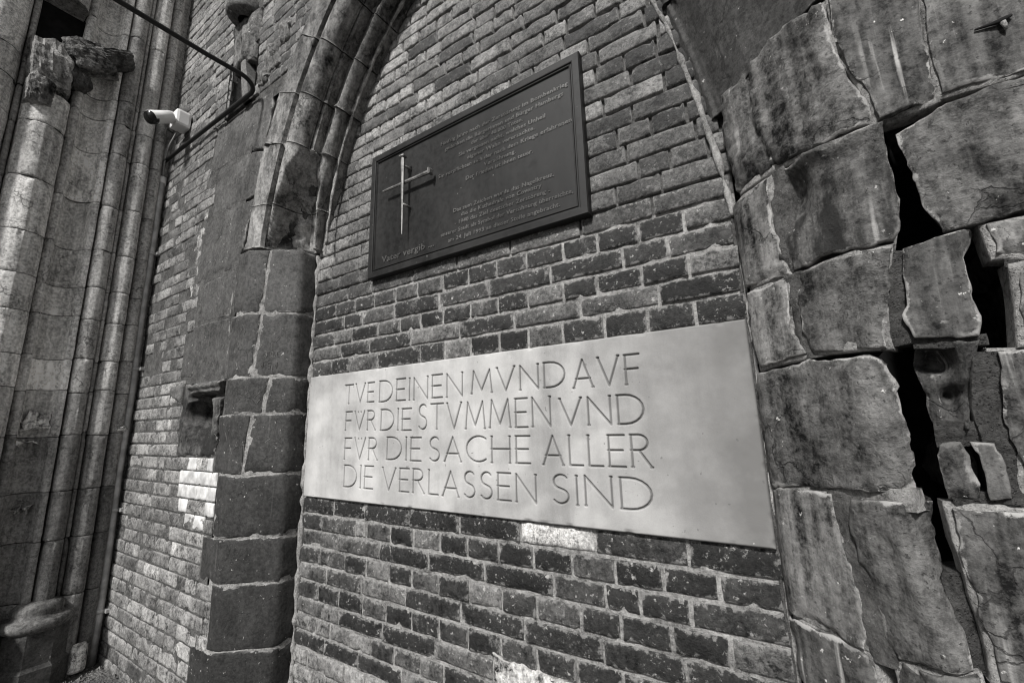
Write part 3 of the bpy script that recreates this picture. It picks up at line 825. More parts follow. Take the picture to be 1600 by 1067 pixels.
def build_plaque():
    p = thing('bronze_plaque', 'dark bronze memorial plaque with raised german text, fixed to the bricks above the pale slab', 'plaque', (-1.13, -.02, .76))
    X0, X1, Z0, Z1 = -1.752, -.519, .757, 1.462
    me = box_mesh('backplate', X0+.03, X1-.03, -.0310, -.006, Z0+.03, Z1-.03)
    put('backplate', me, MAT['bronze'], p)
    # four moulded frame bars, mitred
    prof = [(0, -.004), (0, -.036), (.004, -.041), (.030, -.041), (.034, -.040), (.036, -.0345), (.040, -.0345), (.0425, -.0385), (.045, -.0385), (.047, -.034), (.050, -.030)]
    cs = [(X0, Z0, 1, 1), (X1, Z0, -1, 1), (X1, Z1, -1, -1), (X0, Z1, 1, -1)]
    for k in range(4):
        a, b = cs[k], cs[(k+1) % 4]; V = []; F = []
        for c in (a, b):
            for d, y in prof: V.append((c[0]+c[2]*d, y, c[1]+c[3]*d))
        m = len(prof)
        for i in range(m-1): F.append((i, i+1, m+i+1, m+i))
        put('frame_bar', mesh_from('frame_bar', V, F, False), MAT['bronze'], p)
    for s, (a, b, za, zb) in zip(TXT, PLAQUE_LINES):
        c = (a+b)/2
        w = (b-a)
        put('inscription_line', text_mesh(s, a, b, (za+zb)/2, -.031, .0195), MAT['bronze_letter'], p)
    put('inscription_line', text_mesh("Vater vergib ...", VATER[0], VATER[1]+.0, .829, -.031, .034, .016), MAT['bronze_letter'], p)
    # cross of nails
    c = thing('nail_cross', 'cross of two long forged nails standing off the left side of the bronze plaque', 'cross', (-1.48, -.075, 1.2))
    def nail(pa, pb, ra, rb, flatten=1.0):
        a, b = Vector(pa), Vector(pb); d = (b-a).normalized(); s = d.cross(Vector((0, 1, 0))).normalized(); t = s.cross(d)
        V = []; F = []; N = 10
        for i in range(N+1):
            u = i/N; q = a+(b-a)*u; r = ra+(rb-ra)*u**1.4; r *= 1+.10*math.sin(u*17)*(u < .95)
            for k in range(8):
                an = math.pi/8+k*math.pi/4; rr = r*(1.0 if k % 2 else .93)
                V.append(q+(s*math.cos(an)+t*math.sin(an))*rr)
            if i:
                for k in range(8): F.append(((i-1)*8+k, (i-1)*8+(k+1) % 8, i*8+(k+1) % 8, i*8+k))
        F.append(tuple(range(8))); F.append(tuple(N*8+k for k in range(8))[::-1])
        nl = put('nail', mesh_from('nail', V, F, False), MAT['iron'], c)
        V = []; F = []                                    # hammered square head
        for u, r in ((-.008, .010), (-.004, .0175), (.002, .018), (.007, .012)):
            q = a+d*u
            for k in range(8):
                an = math.pi/4*k+.1; rr = r*(1.18 if k % 2 else .92)
                V.append(q+(s*math.cos(an)+t*math.sin(an))*rr)
        for i in range(3):
            for k in range(8): F.append((i*8+k, i*8+(k+1) % 8, (i+1)*8+(k+1) % 8, (i+1)*8+k))
        F.append(tuple(range(8))); F.append(tuple(24+k for k in range(8))[::-1])
        h = put('nail_head', mesh_from('nail_head', V, F, False), MAT['iron'], None); h.parent = nl
    nail((-1.460, -.083, 1.332), (-1.461, -.078, .918), .0105, .002)
    nail((-1.291, -.067, 1.197), (-1.618, -.067, 1.202), .0105, .006)
    for z in (1.285, 1.075):
        put('standoff_pin', tube_mesh('standoff_pin', [(-1.455, -.028, z), (-1.457, -.078, z)], .0065, 8), MAT['iron'], c)
build_plaque()

# ================================================================== left pilaster (jamb of the recess)
PQ = Plan([(-5.0, -.28), (-2.49, -.28), (-2.262, -.10), (-2.262, .03)], .008)
QX = lambda x: x+5.0                       # s along the front plane
Q1 = QX(-2.49); Q2 = PQ.L[2]; Q3 = PQ.L[3]-.022
def build_pilaster():
    t = thing('stone_pilaster', 'dark chamfered sandstone pilaster left of the pale slab, scratched with graffiti', 'stone pilaster', (-2.4, -.2, GROUND_Z))
    C = [(1.03, .652, -2.632, 'split', .445), (.648, .291, -2.622, 'split', .40), (.287, .092, -2.605, 'split', .52), (.088, -.222, -2.65, 'split', .42),
         (-.226, -.532, -2.60, None, 0), (-.536, -.750, -2.69, None, 0), (-.754, -1.048, -2.545, None, 0), (-1.052, -1.30, -2.705, None, 0), (-1.304, -1.47, -2.60, None, 0)]
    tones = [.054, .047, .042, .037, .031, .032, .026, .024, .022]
    for i, (zt, zb, xl, sp, f) in enumerate(C):
        s0 = QX(xl); s1 = Q3
        k = dict(rnd=.010, amp=.004, rough=.0018, gap=.0022, jit=.0025, res=.02)
        if sp:
            sm = s0+(s1-s0)*f; top_off = .012
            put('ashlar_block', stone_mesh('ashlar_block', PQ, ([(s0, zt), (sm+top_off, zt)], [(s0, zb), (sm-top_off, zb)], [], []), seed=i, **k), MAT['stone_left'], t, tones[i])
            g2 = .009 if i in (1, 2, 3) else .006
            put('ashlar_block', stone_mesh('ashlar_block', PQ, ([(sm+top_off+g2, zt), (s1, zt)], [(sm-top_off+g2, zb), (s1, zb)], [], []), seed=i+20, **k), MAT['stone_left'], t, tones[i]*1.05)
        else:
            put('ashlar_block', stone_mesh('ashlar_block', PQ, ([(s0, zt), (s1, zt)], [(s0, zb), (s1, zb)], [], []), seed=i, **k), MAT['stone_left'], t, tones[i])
    me = stone_mesh('mortar_core', PQ, ([(QX(-2.62), 1.028), (Q3+.01, 1.028)], [(QX(-2.62), GROUND_Z-.04), (Q3+.01, GROUND_Z-.04)], [], []), res=.03, rnd=.004, amp=.001, rough=.001, off=-.0055, back=.1, jit=0, gap=0)
    put('mortar_core', me, MAT['mortar'], t)
    marks = {'3': [[(0, 1), (.6, 1), (.25, .6), (.6, .25), (.3, 0), (0, .1)]], '0': [[(.1, .2), (0, .7), (.3, 1), (.6, .6), (.5, .1), (.1, .2)]],
             'C': [[(.6, .9), (.2, 1), (0, .5), (.2, 0), (.6, .1)]], '4': [[(.4, 0), (.5, 1), (0, .4), (.7, .4)]], '5': [[(.6, 1), (.1, 1), (.05, .6), (.5, .5), (.5, .1), (0, 0)]],
             'A': [[(0, 0), (.3, 1), (.6, 0)], [(.1, .35), (.5, .35)]], 'E': [[(.5, 1), (0, 1), (0, 0), (.5, 0)], [(0, .5), (.4, .5)]]}
    for word, s_, z_, h_ in (('30C', Q1+.13, .40, .030), ('454', Q1+.115, .335, .034), ('AE', Q1+.02, -.09, .036)):
        for i, ch in enumerate(word):
            for poly in marks[ch]:
                P = [(s_+(i*1.05+x*.8)*h_, z_+y*h_) for x, y in poly]
                W_ = [tuple(PQ.at(np.array([a]), c, .0012)[0]) for a, c in P]
                put('scratched_mark', tube_mesh('scratched_mark', W_, .0011, 5), MAT['mortar'], t)
    rs = random.Random(4)
    for k in range(16):                                   # random scratches
        s_ = Q1+rs.uniform(-.05, .22); z_ = rs.choice([.5, .45, .35, .15, -.1, -.4, .85])+rs.uniform(-.06, .06); an = rs.uniform(.6, 2.4); l = rs.uniform(.02, .06)
        W_ = [tuple(PQ.at(np.array([s_+math.cos(an)*l*u]), z_+math.sin(an)*l*u, .0008)[0]) for u in (0, .5, 1)]
        put('scratch', tube_mesh('scratch', W_, .0008, 4), MAT['mortar'], t)
build_pilaster()

def _p(): pass
def prism(name, parent, pts, z0, z1, mat, tone):
    n = len(pts); V = [(x, y, z0) for x, y in pts]+[(x, y, z1) for x, y in pts]
    F = [(i, (i+1) % n, n+(i+1) % n, n+i) for i in range(n)]+[tuple(range(n))[::-1], tuple(range(n, 2*n))]
    return put(name, mesh_from(name, V, F, False), mat, parent, tone)
prism('core', bpy.data.objects['stone_pilaster'], [(-2.75, .08), (-2.75, -.262), (-2.497, -.262), (-2.285, -.095), (-2.285, .08)], GROUND_Z-.05, 1.026, MAT['stone_left'], .06)
prism('core', bpy.data.objects['stone_pilaster'], [(-2.66, .05), (-2.66, -.25), (-2.51, -.25), (-2.30, -.075), (-2.27, .0), (-2.27, .05)], 1.0, 1.05, MAT['stone_left'], .05)
prism('core', bpy.data.objects['brick_wall'], [(-2.5, .06), (-2.5, .5), (.06, .5), (.06, .06)], GROUND_Z-.05, 3.2, MAT['mortar_dark'], .06)

# ================================================================== left arch
th0_base = math.asin((1.035-.997)/1.834)
def arch_sweep(name, parent, prof, th0, th1, mirror, seed, mat, tone, amp=.003, cut=None, foot=False):
    """one voussoir: profile (d outward, y) swept about the arch centre"""
    pr = np.array(prof, float)
    L = np.r_[0, np.cumsum(np.hypot(*(pr[1:]-pr[:-1]).T))]
    t = np.unique(np.r_[np.linspace(0, L[-1], 70), L]); D = np.interp(t, L, pr[:, 0]); Y = np.interp(t, L, pr[:, 1])
    n = max(6, int(abs(th1-th0)*mirror['R']/.018)); e = .012/mirror['R']
    T = np.r_[th0+.0015, th0+e*.3, th0+e, np.linspace(th0+e*2, th1-e*2, n), th1-e, th1-e*.3, th1-.0015]
    DD, TT = np.meshgrid(D, T); YY = np.meshgrid(Y, T)[0]
    cx, cz, R, sg, ax = mirror['c'][0], mirror['c'][1], mirror['R'], mirror['sg'], -1.16
    dist = np.minimum(TT-th0, th1-TT)*R
    hw = cx+(R+DD)*np.cos(TT); Z = cz+(R+DD)*np.sin(TT)
    Q = np.stack([hw*sg, Z, YY], -1)
    # outward normal in the (d,y) plane
    nd = np.gradient(Y); ny = -np.gradient(D); nn = np.hypot(nd, ny)+1e-9
    nd, ny = nd/nn, ny/nn
    dis = fbm(Q, 7, 3, seed)*amp+fbm(Q, 38, 3, seed+5)*amp*.45-.006*np.clip(1-dist/.01, 0, 1)**2
    chip = np.clip(fbm(Q, 13, 3, seed+31)-.18, 0, 1)*.05*np.clip(1.2-dist/.05, 0, 1)
    dis = dis-chip
    DD2 = DD+(-nd)[None]*dis; YY2 = YY+(-ny)[None]*dis
    if cut is not None: YY2 = YY2+cut(TT, DD, Q)
    if foot:         # at the springing the mouldings sink back on to the chamfer of the pilaster
        w = np.clip(1-(TT-th0_base)/.26, 0, 1); w = w*w*(3-2*w)
        DD2 = DD2+w*np.interp(DD, [0, .05, .10, .155, .225, .43], [.095, .105, .145, .15, .12, .035])
        YY2 = YY2+w*np.interp(DD, [0, .05, .10, .155, .225, .43], [.05, .10, .09, .07, .04, .015])
    hw = cx+(R+DD2)*np.cos(TT); Z = cz+(R+DD2)*np.sin(TT)
    V = np.stack([ax+sg*hw, YY2, Z], -1)
    nu, nv = len(D), len(T)
    F = grid_faces(nu, nv, 0, sg > 0)
    V = V.reshape(-1, 3)
    # end caps sloping back into the wall
    for row in (0, nv-1):
        idx = [row*nu+i for i in range(nu)]
        bk = V[idx].copy(); bk[:, 1] = .05; b0 = len(V); V = np.vstack([V, bk])
        for i in range(nu-1):
            F.append((idx[i], idx[i+1], b0+i+1, b0+i))
    edge = np.clip(1-dist/.02, 0, 1).reshape(-1); edge = np.r_[edge, np.zeros(2*nu)]
    return put(name, mesh_from(name, V, F, True, {'edge': edge}), mat, parent, tone)
def circ(cd, cy, r, a0, a1, n=9):
    return [(cd+r*math.cos(math.radians(a0+(a1-a0)*k/n)), cy+r*math.sin(math.radians(a0+(a1-a0)*k/n))) for k in range(n+1)]
def build_left_arch():
    a = thing('moulded_arch', 'moulded sandstone arch rib with thick rolls springing from the dark pilaster, lower end broken away', 'stone arch', (-2.3, -.15, 1.03))
    inner = [(.0, .03), (.0, -.055), (.006, -.066), (.020, -.066)]+circ(.052, -.108, .046, 140, 235, 10)+[(.060, -.128), (.088, -.128)]
    outer = [(.088, -.128), (.076, -.180), (.084, -.186), (.098, -.188), (.090, -.196), (.096, -.203)]+circ(.155, -.222, .066, 165, 310, 14)+[(.213, -.262), (.220, -.205), (.230, -.205), (.2305, -.262)]
    flat = [(.2305, -.262), (.238, -.284), (.30, -.2875), (.42, -.286), (.432, -.28), (.436, -.24)]
    mir = dict(c=ARC_C, R=ARC_R, sg=-1)
    base = math.asin((1.035-ARC_C[1])/(ARC_R))
    ths = [base, .135, .30, .445, .60, .74, .88, 1.02]
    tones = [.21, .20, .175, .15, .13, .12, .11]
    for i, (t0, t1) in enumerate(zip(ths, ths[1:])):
        def broken(TT, DD, Q):
            # the inner roll has sheared off over the lowest two stones
            m = np.clip((.235-TT)/.02, 0, 1)*np.clip((DD-.012)/.02, 0, 1)
            return m*(.030+.035*fbm(Q, 9, 3, 77))
        def broken2(TT, DD, Q):
            # ragged diagonal break across the big roll, black hollow behind it
            lim = .222-.52*np.clip(TT-.02, 0, 1)+.02*fbm(Q, 14, 2, 5)
            m = np.clip((lim-DD)/.012, 0, 1)*np.clip((.31-TT)/.012, 0, 1)
            return m*(.14+.09*fbm(Q, 16, 4, 78))
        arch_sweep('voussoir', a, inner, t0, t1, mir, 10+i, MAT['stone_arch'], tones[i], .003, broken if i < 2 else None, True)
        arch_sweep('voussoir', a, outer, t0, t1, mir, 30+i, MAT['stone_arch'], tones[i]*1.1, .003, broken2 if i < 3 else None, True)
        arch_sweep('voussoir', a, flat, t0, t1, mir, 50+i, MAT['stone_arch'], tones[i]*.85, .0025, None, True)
    # rubble exposed behind the sheared rolls
    arch_sweep('rubble_core', a, [(-.0, .03), (.012, -.02), (.10, -.10), (.2, -.19), (.3, -.24)], base, .40, mir, 91, MAT['rubble'], .06, .018, None, True)
    r = arch_sweep('rubble_core', a, [(.012, .02), (.10, -.11), (.2, -.2), (.42, -.26)], .40, 1.02, mir, 92, MAT['rubble'], .04, .003, None, True)
build_left_arch()

def build_right_arch():
    a = thing('moulded_arch', 'smooth dark sandstone arch soffit curving up over the right side of the bronze plaque', 'stone arch', (0, -.15, .97))
    mir = dict(c=(-4.699, .06), R=5.836, sg=1)
    prof = [(-.004, .04), (.0, .008), (.018, -.016), (.032, -.020), (.044, -.032), (.09, -.092), (.135, -.138), (.185, -.176), (.225, -.208), (.26, -.236), (.285, -.262), (.31, -.272), (.50, -.276)]
    base = math.asin((1.0-.06)/5.836)
    th = [math.asin((.962-.06)/5.836), .245, .335, .43]
    for i, (t0, t1) in enumerate(zip(th, th[1:])):
        arch_sweep('voussoir', a, prof, t0, t1, mir, 110+i, MAT['stone_soffit'], [.045, .04, .036][i], .004)
build_right_arch()

# ================================================================== right jamb
RQ = Plan([(-0.064, 0.02), (-0.050, -0.055), (0.19, -0.28), (3.2, -.28)], .014)
def build_jamb():
    t = thing('ruined_jamb', 'battered pale-jointed sandstone jamb of big blocks right of the slab, split by a deep black crack', 'stone jamb', (.15, -.2, GROUND_Z))
    mats = dict(rough='stone_rough', smooth='stone_jamb', streak='stone_jamb', stain='stone_crust', fracture='stone_rough')
    prm = dict(rough=dict(amp=.013, rough=.0065, rnd=.009), smooth=dict(amp=.006, rough=.002, rnd=.006), streak=dict(amp=.005, rough=.002, rnd=.006),
               stain=dict(amp=.012, rough=.003, rnd=.009), fracture=dict(amp=.05, rough=.020, rnd=.04))
    tn = dict(rough=.088, smooth=.068, streak=.12, stain=.08, fracture=.05)
    for i, (kind, top, bot, lf, rg_, off) in enumerate(JAMB):
        fn = None
        if i in (16, 17):
            k = .006 if i == 16 else .004
            top, bot, lf = [[(p[0]+(k if j == 0 else 0), p[1]) for j, p in enumerate(P)] for P in (top, bot, lf)]; off = -.008
        if i == 5:       # block with a hollowed upper-left corner under a projecting lip
            def fn(u, v, Q): return -.040*np.exp(-((u-.16)**2/.03+(v-.30)**2/.06))+.020*np.clip(1-v/.16, 0, 1)*np.clip(u*2, 0, 1)
        if i == 0:       # dressed margin left, rough tooled field right
            def fn(u, v, Q): return np.where(u > .33, fbm(Q, 70, 2, 4)*.006, 0)-.010*np.exp(-((u-.33)/.03)**2)
        if i == 11:
            def fn(u, v, Q): return -.035*np.clip((u-.8)/.2, 0, 1)**2+.012*np.exp(-((u-.12)**2/.02+(v-.1)**2/.01))
        if i == 14:
            def fn(u, v, Q): return -.10*np.clip((u-.62)/.38, 0, 1)**1.5*np.clip(1-v*.9, 0, 1)-.012*np.exp(-((u-.45)**2/.01+(v-.4)**2/.05))
        if i == 16:
            def fn(u, v, Q): return -.07*np.exp(-((u-.40)**2/.10+(v-.22)**2/.035))-.05*np.exp(-((u-.55)**2/.05+(v-.62)**2/.012))+.03*np.exp(-((u-.7)**2/.01))
        if i == 8:
            def fn(u, v, Q): return -.05*np.clip((u-.72)/.28, 0, 1)**2*np.clip(1-v*3, 0, 1)
        m = stone_mesh('stone_block', RQ, (top, bot, lf, rg_), seed=i, off=off, back=.34, straight=True, res=.010, gap=.0016, jit=.006, depthfn=fn, **prm[kind])
        put('stone_block', m, MAT[mats[kind]], t, tn[kind]*(.85+.3*random.Random(i).random()))
    # mortar squeezed in the tight joints: a sheet just behind each block face
    for i, (kind, top, bot, lf, rg_, off) in enumerate(JAMB):
        if i in (3, 8, 11, 14, 17, 18, 16): continue
        def grow(pts, c, k=.010): return [(p[0]+(k if p[0] > c[0] else -k), p[1]+(k if p[1] > c[1] else -k)) for p in pts]
        c = np.mean(np.array(top+bot), 0)
        m = stone_mesh('joint_mortar', RQ, (grow(top, c), grow(bot, c), grow(lf, c, .004), grow(rg_, c, .004)), res=.03, rnd=.01, amp=.002, rough=.0015, off={5: -.062, 11: -.075}.get(i, -.009), back=.05, jit=.003, seed=60+i)
        put('joint_mortar', m, MAT['mortar'], t)
    for i, (top, bot, lf, rg_) in enumerate(JAMB_MORTAR):
        wl = lambda P, k: [(p[0]+(k if not (i == 4 and k < 0) else .002), p[1]) for p in P]
        top = wl(top[:1], -.014)+wl(top[-1:], .014); bot = wl(bot[:1], -.014)+wl(bot[-1:], .014)
        m = stone_mesh('joint_mortar', RQ, (top, bot, wl(lf, -.014), wl(rg_, .014)), res=.006, rnd=.001, amp=.007, rough=.007, off=-.009-.006*(i == 2)-.022*(i == 4), back=.08, jit=.002, gap=0, seed=80+i)
        put('joint_mortar', m, MAT['mortar_mid' if i in (0, 1, 3) else 'mortar_dark'], t)
    m = stone_mesh('joint_mortar', RQ, ([(.0, -.155), (.395, -.150)], [(.0, -.205), (.40, -.192)], [], []), res=.008, rnd=.001, amp=.005, rough=.004, off=-.014, back=.06, jit=.002, gap=0, seed=95)
    put('joint_mortar', m, MAT['mortar'], t)
    for k, (sa, sb, za, zb) in enumerate([(.458, .56, -.020, -.065), (.462, .56, -.150, -.182), (.497, .509, -.05, -.165), (.455, .56, .150, .128), (.60, .66, .300, .262)]):
        m = stone_mesh('joint_mortar', RQ, ([(sa, za), (sb, za)], [(sa, zb), (sb, zb)], [], []), res=.006, rnd=.002, amp=.006, rough=.006, off=-.016-.03*(k == 2), back=.25, jit=.006, gap=0, seed=120+k, straight=True)
        put('joint_mortar', m, MAT['mortar_dark'], t)
    # near-black rubble core painting the shade deep inside the crack and putlog hole
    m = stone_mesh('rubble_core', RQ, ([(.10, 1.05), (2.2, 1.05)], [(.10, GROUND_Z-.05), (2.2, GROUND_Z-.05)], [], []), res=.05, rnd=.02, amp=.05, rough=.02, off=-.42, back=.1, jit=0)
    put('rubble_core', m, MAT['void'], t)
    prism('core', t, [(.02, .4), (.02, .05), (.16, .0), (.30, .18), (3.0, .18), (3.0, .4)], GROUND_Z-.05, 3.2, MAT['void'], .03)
    # blocks out of the picture to the right and below keep the jamb whole
    zt = [1.0, .65, .36, .12, -.17, -.47, -.66, -1.0, GROUND_Z-.03]
    for a, b in zip(zt, zt[1:]):
        x0 = {1.0: .87, .65: .85, .36: .68, .12: .69, -.17: .67, -.47: .66}.get(a, .06)
        for xx0, xx1 in ((x0, (x0+1.35)/2+.1), ((x0+1.35)/2+.1, 1.5)):
            m = stone_mesh('stone_block', RQ, ([(xx0, a), (xx1, a)], [(xx0, b), (xx1, b)], [], []), res=.05, seed=int(200+a*50), back=.1, **prm['smooth'])
            put('stone_block', m, MAT['stone_jamb'], t, .12)
    for a in (1.0, 1.4, 1.8, 2.2):
        m = stone_mesh('stone_block', RQ, ([(.62, a+.4), (1.5, a+.4)], [(.62, a), (1.5, a)], [], []), res=.05, seed=int(300+a*50), back=.1, **prm['smooth'])
        put('stone_block', m, MAT['stone_jamb'], t, .12)
build_jamb()
def build_iron_stub():
    o = thing('iron_cramp', 'rusty black iron cramp stub left in the upper right jamb block above a pale drip', 'iron cramp', (.465, -.28, .757))
    put('cramp_bar', tube_mesh('cramp_bar', [(.425, -.283, .768), (.445, -.285, .766), (.462, -.288, .764), (.476, -.286, .770)], [.002, .003, .006, .003], 8), MAT['void'], o)
    put('cramp_tooth', tube_mesh('cramp_tooth', [(.462, -.287, .764), (.463, -.290, .752), (.464, -.287, .742)], [.005, .004, .002], 8), MAT['mortar'], o)
build_iron_stub()

# ================================================================== left front wall
def build_left_wall():
    w = thing('brick_wall', 'pale limewashed brick wall with large ashlar blocks between the shaft cluster and the dark pilaster', 'brick wall', (-3.3, -.28, GROUND_Z))
    rng = random.Random(21)
    LQ = Plan([(-5.0, -.28), (-1.0, -.28)], 0)
    def right_lim(z):
        for zt, x in ((-1.304, -2.60), (-1.052, -2.705), (-.754, -2.545), (-.536, -2.69), (-.226, -2.60), (.088, -2.65), (.30, -2.62), (.652, -2.625), (1.03, -2.635)):
            if z < zt: return x
        return -1.16-1.39
    B = []
    z = GROUND_Z-.03; i = 0
    while z < 4.4:
        h = .0775; z0, z1 = z, z+h; zm = z+h/2; z += h; i += 1
        segs = []
        if zm < -.15: segs = [(-3.96, right_lim(z1-.01) if abs(z1-.3) > 9 else right_lim(zm))]
        elif zm < .30: segs = [(-3.96, -3.14)]
        elif zm < .67: segs = [(-3.96, -3.225)]
        elif zm < .945: segs = [(-3.96, -3.11)]
        elif zm < 1.37: segs = [(-3.96, -3.19)]
        elif zm < 1.73: segs = [(-3.96, -3.04)]
        elif zm < 2.05: segs = [(-3.96, -3.14)]
        elif zm < 2.10: segs = [(-3.96, -3.0)]
        else:
            hw = ARC_C[0]+math.sqrt(max(0, (ARC_R+.43)**2-(zm-ARC_C[1])**2)) if zm < 3.2 else 0
            xr = -1.16-max(hw, 0)+.02
            segs = [(-3.96, -2.99 if zm < 3.6 else -2.99), (-2.64, xr)]
        for a0, b0 in segs:
            if b0-a0 < .05: continue
            cut = split_row(a0, b0, i % 2, rng)
            for a, b in zip(cut, cut[1:]):
                gx, gz = rng.uniform(.003, .006), rng.uniform(.003, .0055)
                t = rng.uniform(.10, .25) if zm < .35 else rng.uniform(.08, .16)
                if zm < -.1 and (a+b)/2 > -3.3 and rng.random() < .4: t *= 1.4
                if rng.random() < .1: t *= .55
                y = -.283+rng.uniform(-.003, .003); mk = 'brick_left'
                cx = (a+b)/2
                if zm > .3:
                    if rng.random() < .25 and .4 < zm < 1.9: y += rng.uniform(.008, .022); t *= .7
                if zm > 2.1: t = rng.uniform(.06, .105)
                if -.46 < zm < -.165 and -3.06 < cx < -2.6: continue
                B.append((a+gx, b-gx, z0+gz, z1-gz, y, t, mk))
    # white glazed bricks under the broken console
    for r, (za, xs) in enumerate([(-.215, [-2.97, -2.86, -2.73, -2.665]), (-.29, [-3.06, -2.95, -2.83, -2.70, -2.60]), (-.367, [-3.06, -2.95, -2.82, -2.70, -2.60]), (-.445, [-3.03, -2.92, -2.70, -2.60]), (-.52, [-2.93, -2.82, -2.69])]):
        for a, b in zip(xs, xs[1:]):
            wv = 1.0
            g_ = rng.random() < .78 and not (r == 4 and a > -2.8)
            B.append((a+.004, b-.004, za+.004, za+.0735, -.285, wv if g_ else rng.uniform(.3, .5), 'glazed' if g_ else 'brick_left'))
    for r, (za, x0, x1) in enumerate([(-.215, -3.14, -2.975), (-.445, -3.14, -3.035)]):
        B.append((x0, x1, za+.004, za+.073, -.283, .2, 'brick_left'))
    lay_bricks(w, B, 'brick_left', 'brick_left')
    hole = lambda x, z: (-3.0 < x < -2.63 and 2.11 < z < 2.52) or (-3.13 < x < -2.63 and -.13 < z < .29)
    mortar_sheet('mortar_bed', w, -3.99, -2.60, GROUND_Z-.05, 2.0, -.277, .016, MAT['mortar_mid'], hole)
    mortar_sheet('mortar_bed', w, -3.99, -1.5, 2.0, 4.5, -.274, .03, MAT['mortar_mid'], lambda x, z: hole(x, z) or (x > -1.16-(ARC_C[0]+math.sqrt(max(0, (ARC_R+.40)**2-(z-ARC_C[1])**2))) and z < 3.1))
    tones = [.075, .070, .066, .063, .06]
    for i, (top, bot, lf, rg_) in enumerate(ASHLAR):
        f = lambda P: [(p[0]+5.0, p[1]) for p in P]
        m = stone_mesh('ashlar_block', LQ, (f(top), f(bot), f(lf), f(rg_)), seed=140+i, off=-.001, rnd=.008, amp=.005, rough=.0015, res=.03, gap=.002, jit=.004, back=.05)
        put('ashlar_block', m, MAT['stone_left'], w, tones[i])
    # rubble and plaster fill beside the ashlar where bricks have fallen
    for i, (x0, x1, z0, z1) in enumerate([(-3.24, -3.13, .68, .96), (-3.22, -3.13, 1.0, 1.36), (-3.2, -3.1, 1.40, 1.72)]):
        m = stone_mesh('rubble_patch', LQ, ([(x0+5, z1), (x1+5.02, z1)], [(x0+5, z0), (x1+5, z0)], [], []), seed=160+i, off=-.004, rnd=.02, amp=.02, rough=.012, res=.012, jit=.012, back=.05)
        put('rubble_patch', m, MAT['stone_rough'], w, .24)
    # ragged rubble right of the statue niche
    for i, (x0, x1, z0, z1) in enumerate([(-2.60, -2.47, 2.13, 2.28), (-2.50, -2.34, 2.2, 2.42), (-2.40, -2.26, 2.34, 2.5)]):
        m = stone_mesh('rubble_patch', LQ, ([(x0+5, z1), (x1+5, z1)], [(x0+5, z0), (x1+5, z0)], [], []), seed=170+i, off=.012, rnd=.03, amp=.035, rough=.02, res=.012, jit=.014, back=.08)
        put('rubble_patch', m, MAT['stone_rough'], w, .11)
build_left_wall()

# ================================================================== broken console with black cavity
def build_console():
    c = thing('broken_console', 'broken sandstone console with a sooty black cavity, built into the left wall beside the pilaster', 'stone console', (-2.9, -.28, -.13))
    LQ = Plan([(-5.0, -.28), (-1.0, -.28)], 0)
    def fn(u, v, Q):
        x = u; y = v
        e = ((x-.52)/.36)**2+((y-.50)/.36)**2
        cav = np.clip(1.15-e, 0, 1)*np.clip((y-.12)/.10, 0, 1)
        tri = np.clip((.92-y)-.9*np.abs(x-.55), 0, .3)/.3
        mould = .030*np.exp(-((y-.07)/.04)**2)*(x > .25)+.022*np.exp(-((y-.145)/.02)**2)*(x > .3)-.05*np.exp(-((y-.20)/.03)**2)*(x > .2)
        return -.17*np.clip(cav*2.2, 0, 1)*np.clip(tri*1.7, 0, 1)+mould+fbm(Q, 18, 3, 5)*.02*np.clip(cav*2, 0, 1)
    m = stone_mesh('console_body', LQ, ([(5-3.12, .292), (5-2.625, .290)], [(5-3.135, -.137), (5-2.655, -.132)], [(5-3.13, .10)], [(5-2.66, .06)]), seed=5, off=.012, rnd=.02, amp=.010, rough=.004, res=.008, jit=.008, back=.08, depthfn=fn)
    put('console_body', m, MAT['stone_crust'], c, .075)
    m = stone_mesh('console_lug', LQ, ([(5-3.30, .295), (5-3.12, .30)], [(5-3.22, .205), (5-3.13, .18)], [(5-3.285, .24)], []), seed=9, off=.03, rnd=.03, amp=.012, rough=.004, res=.012, back=.07)
    put('console_lug', m, MAT['stone_left'], c, .10)
build_console()

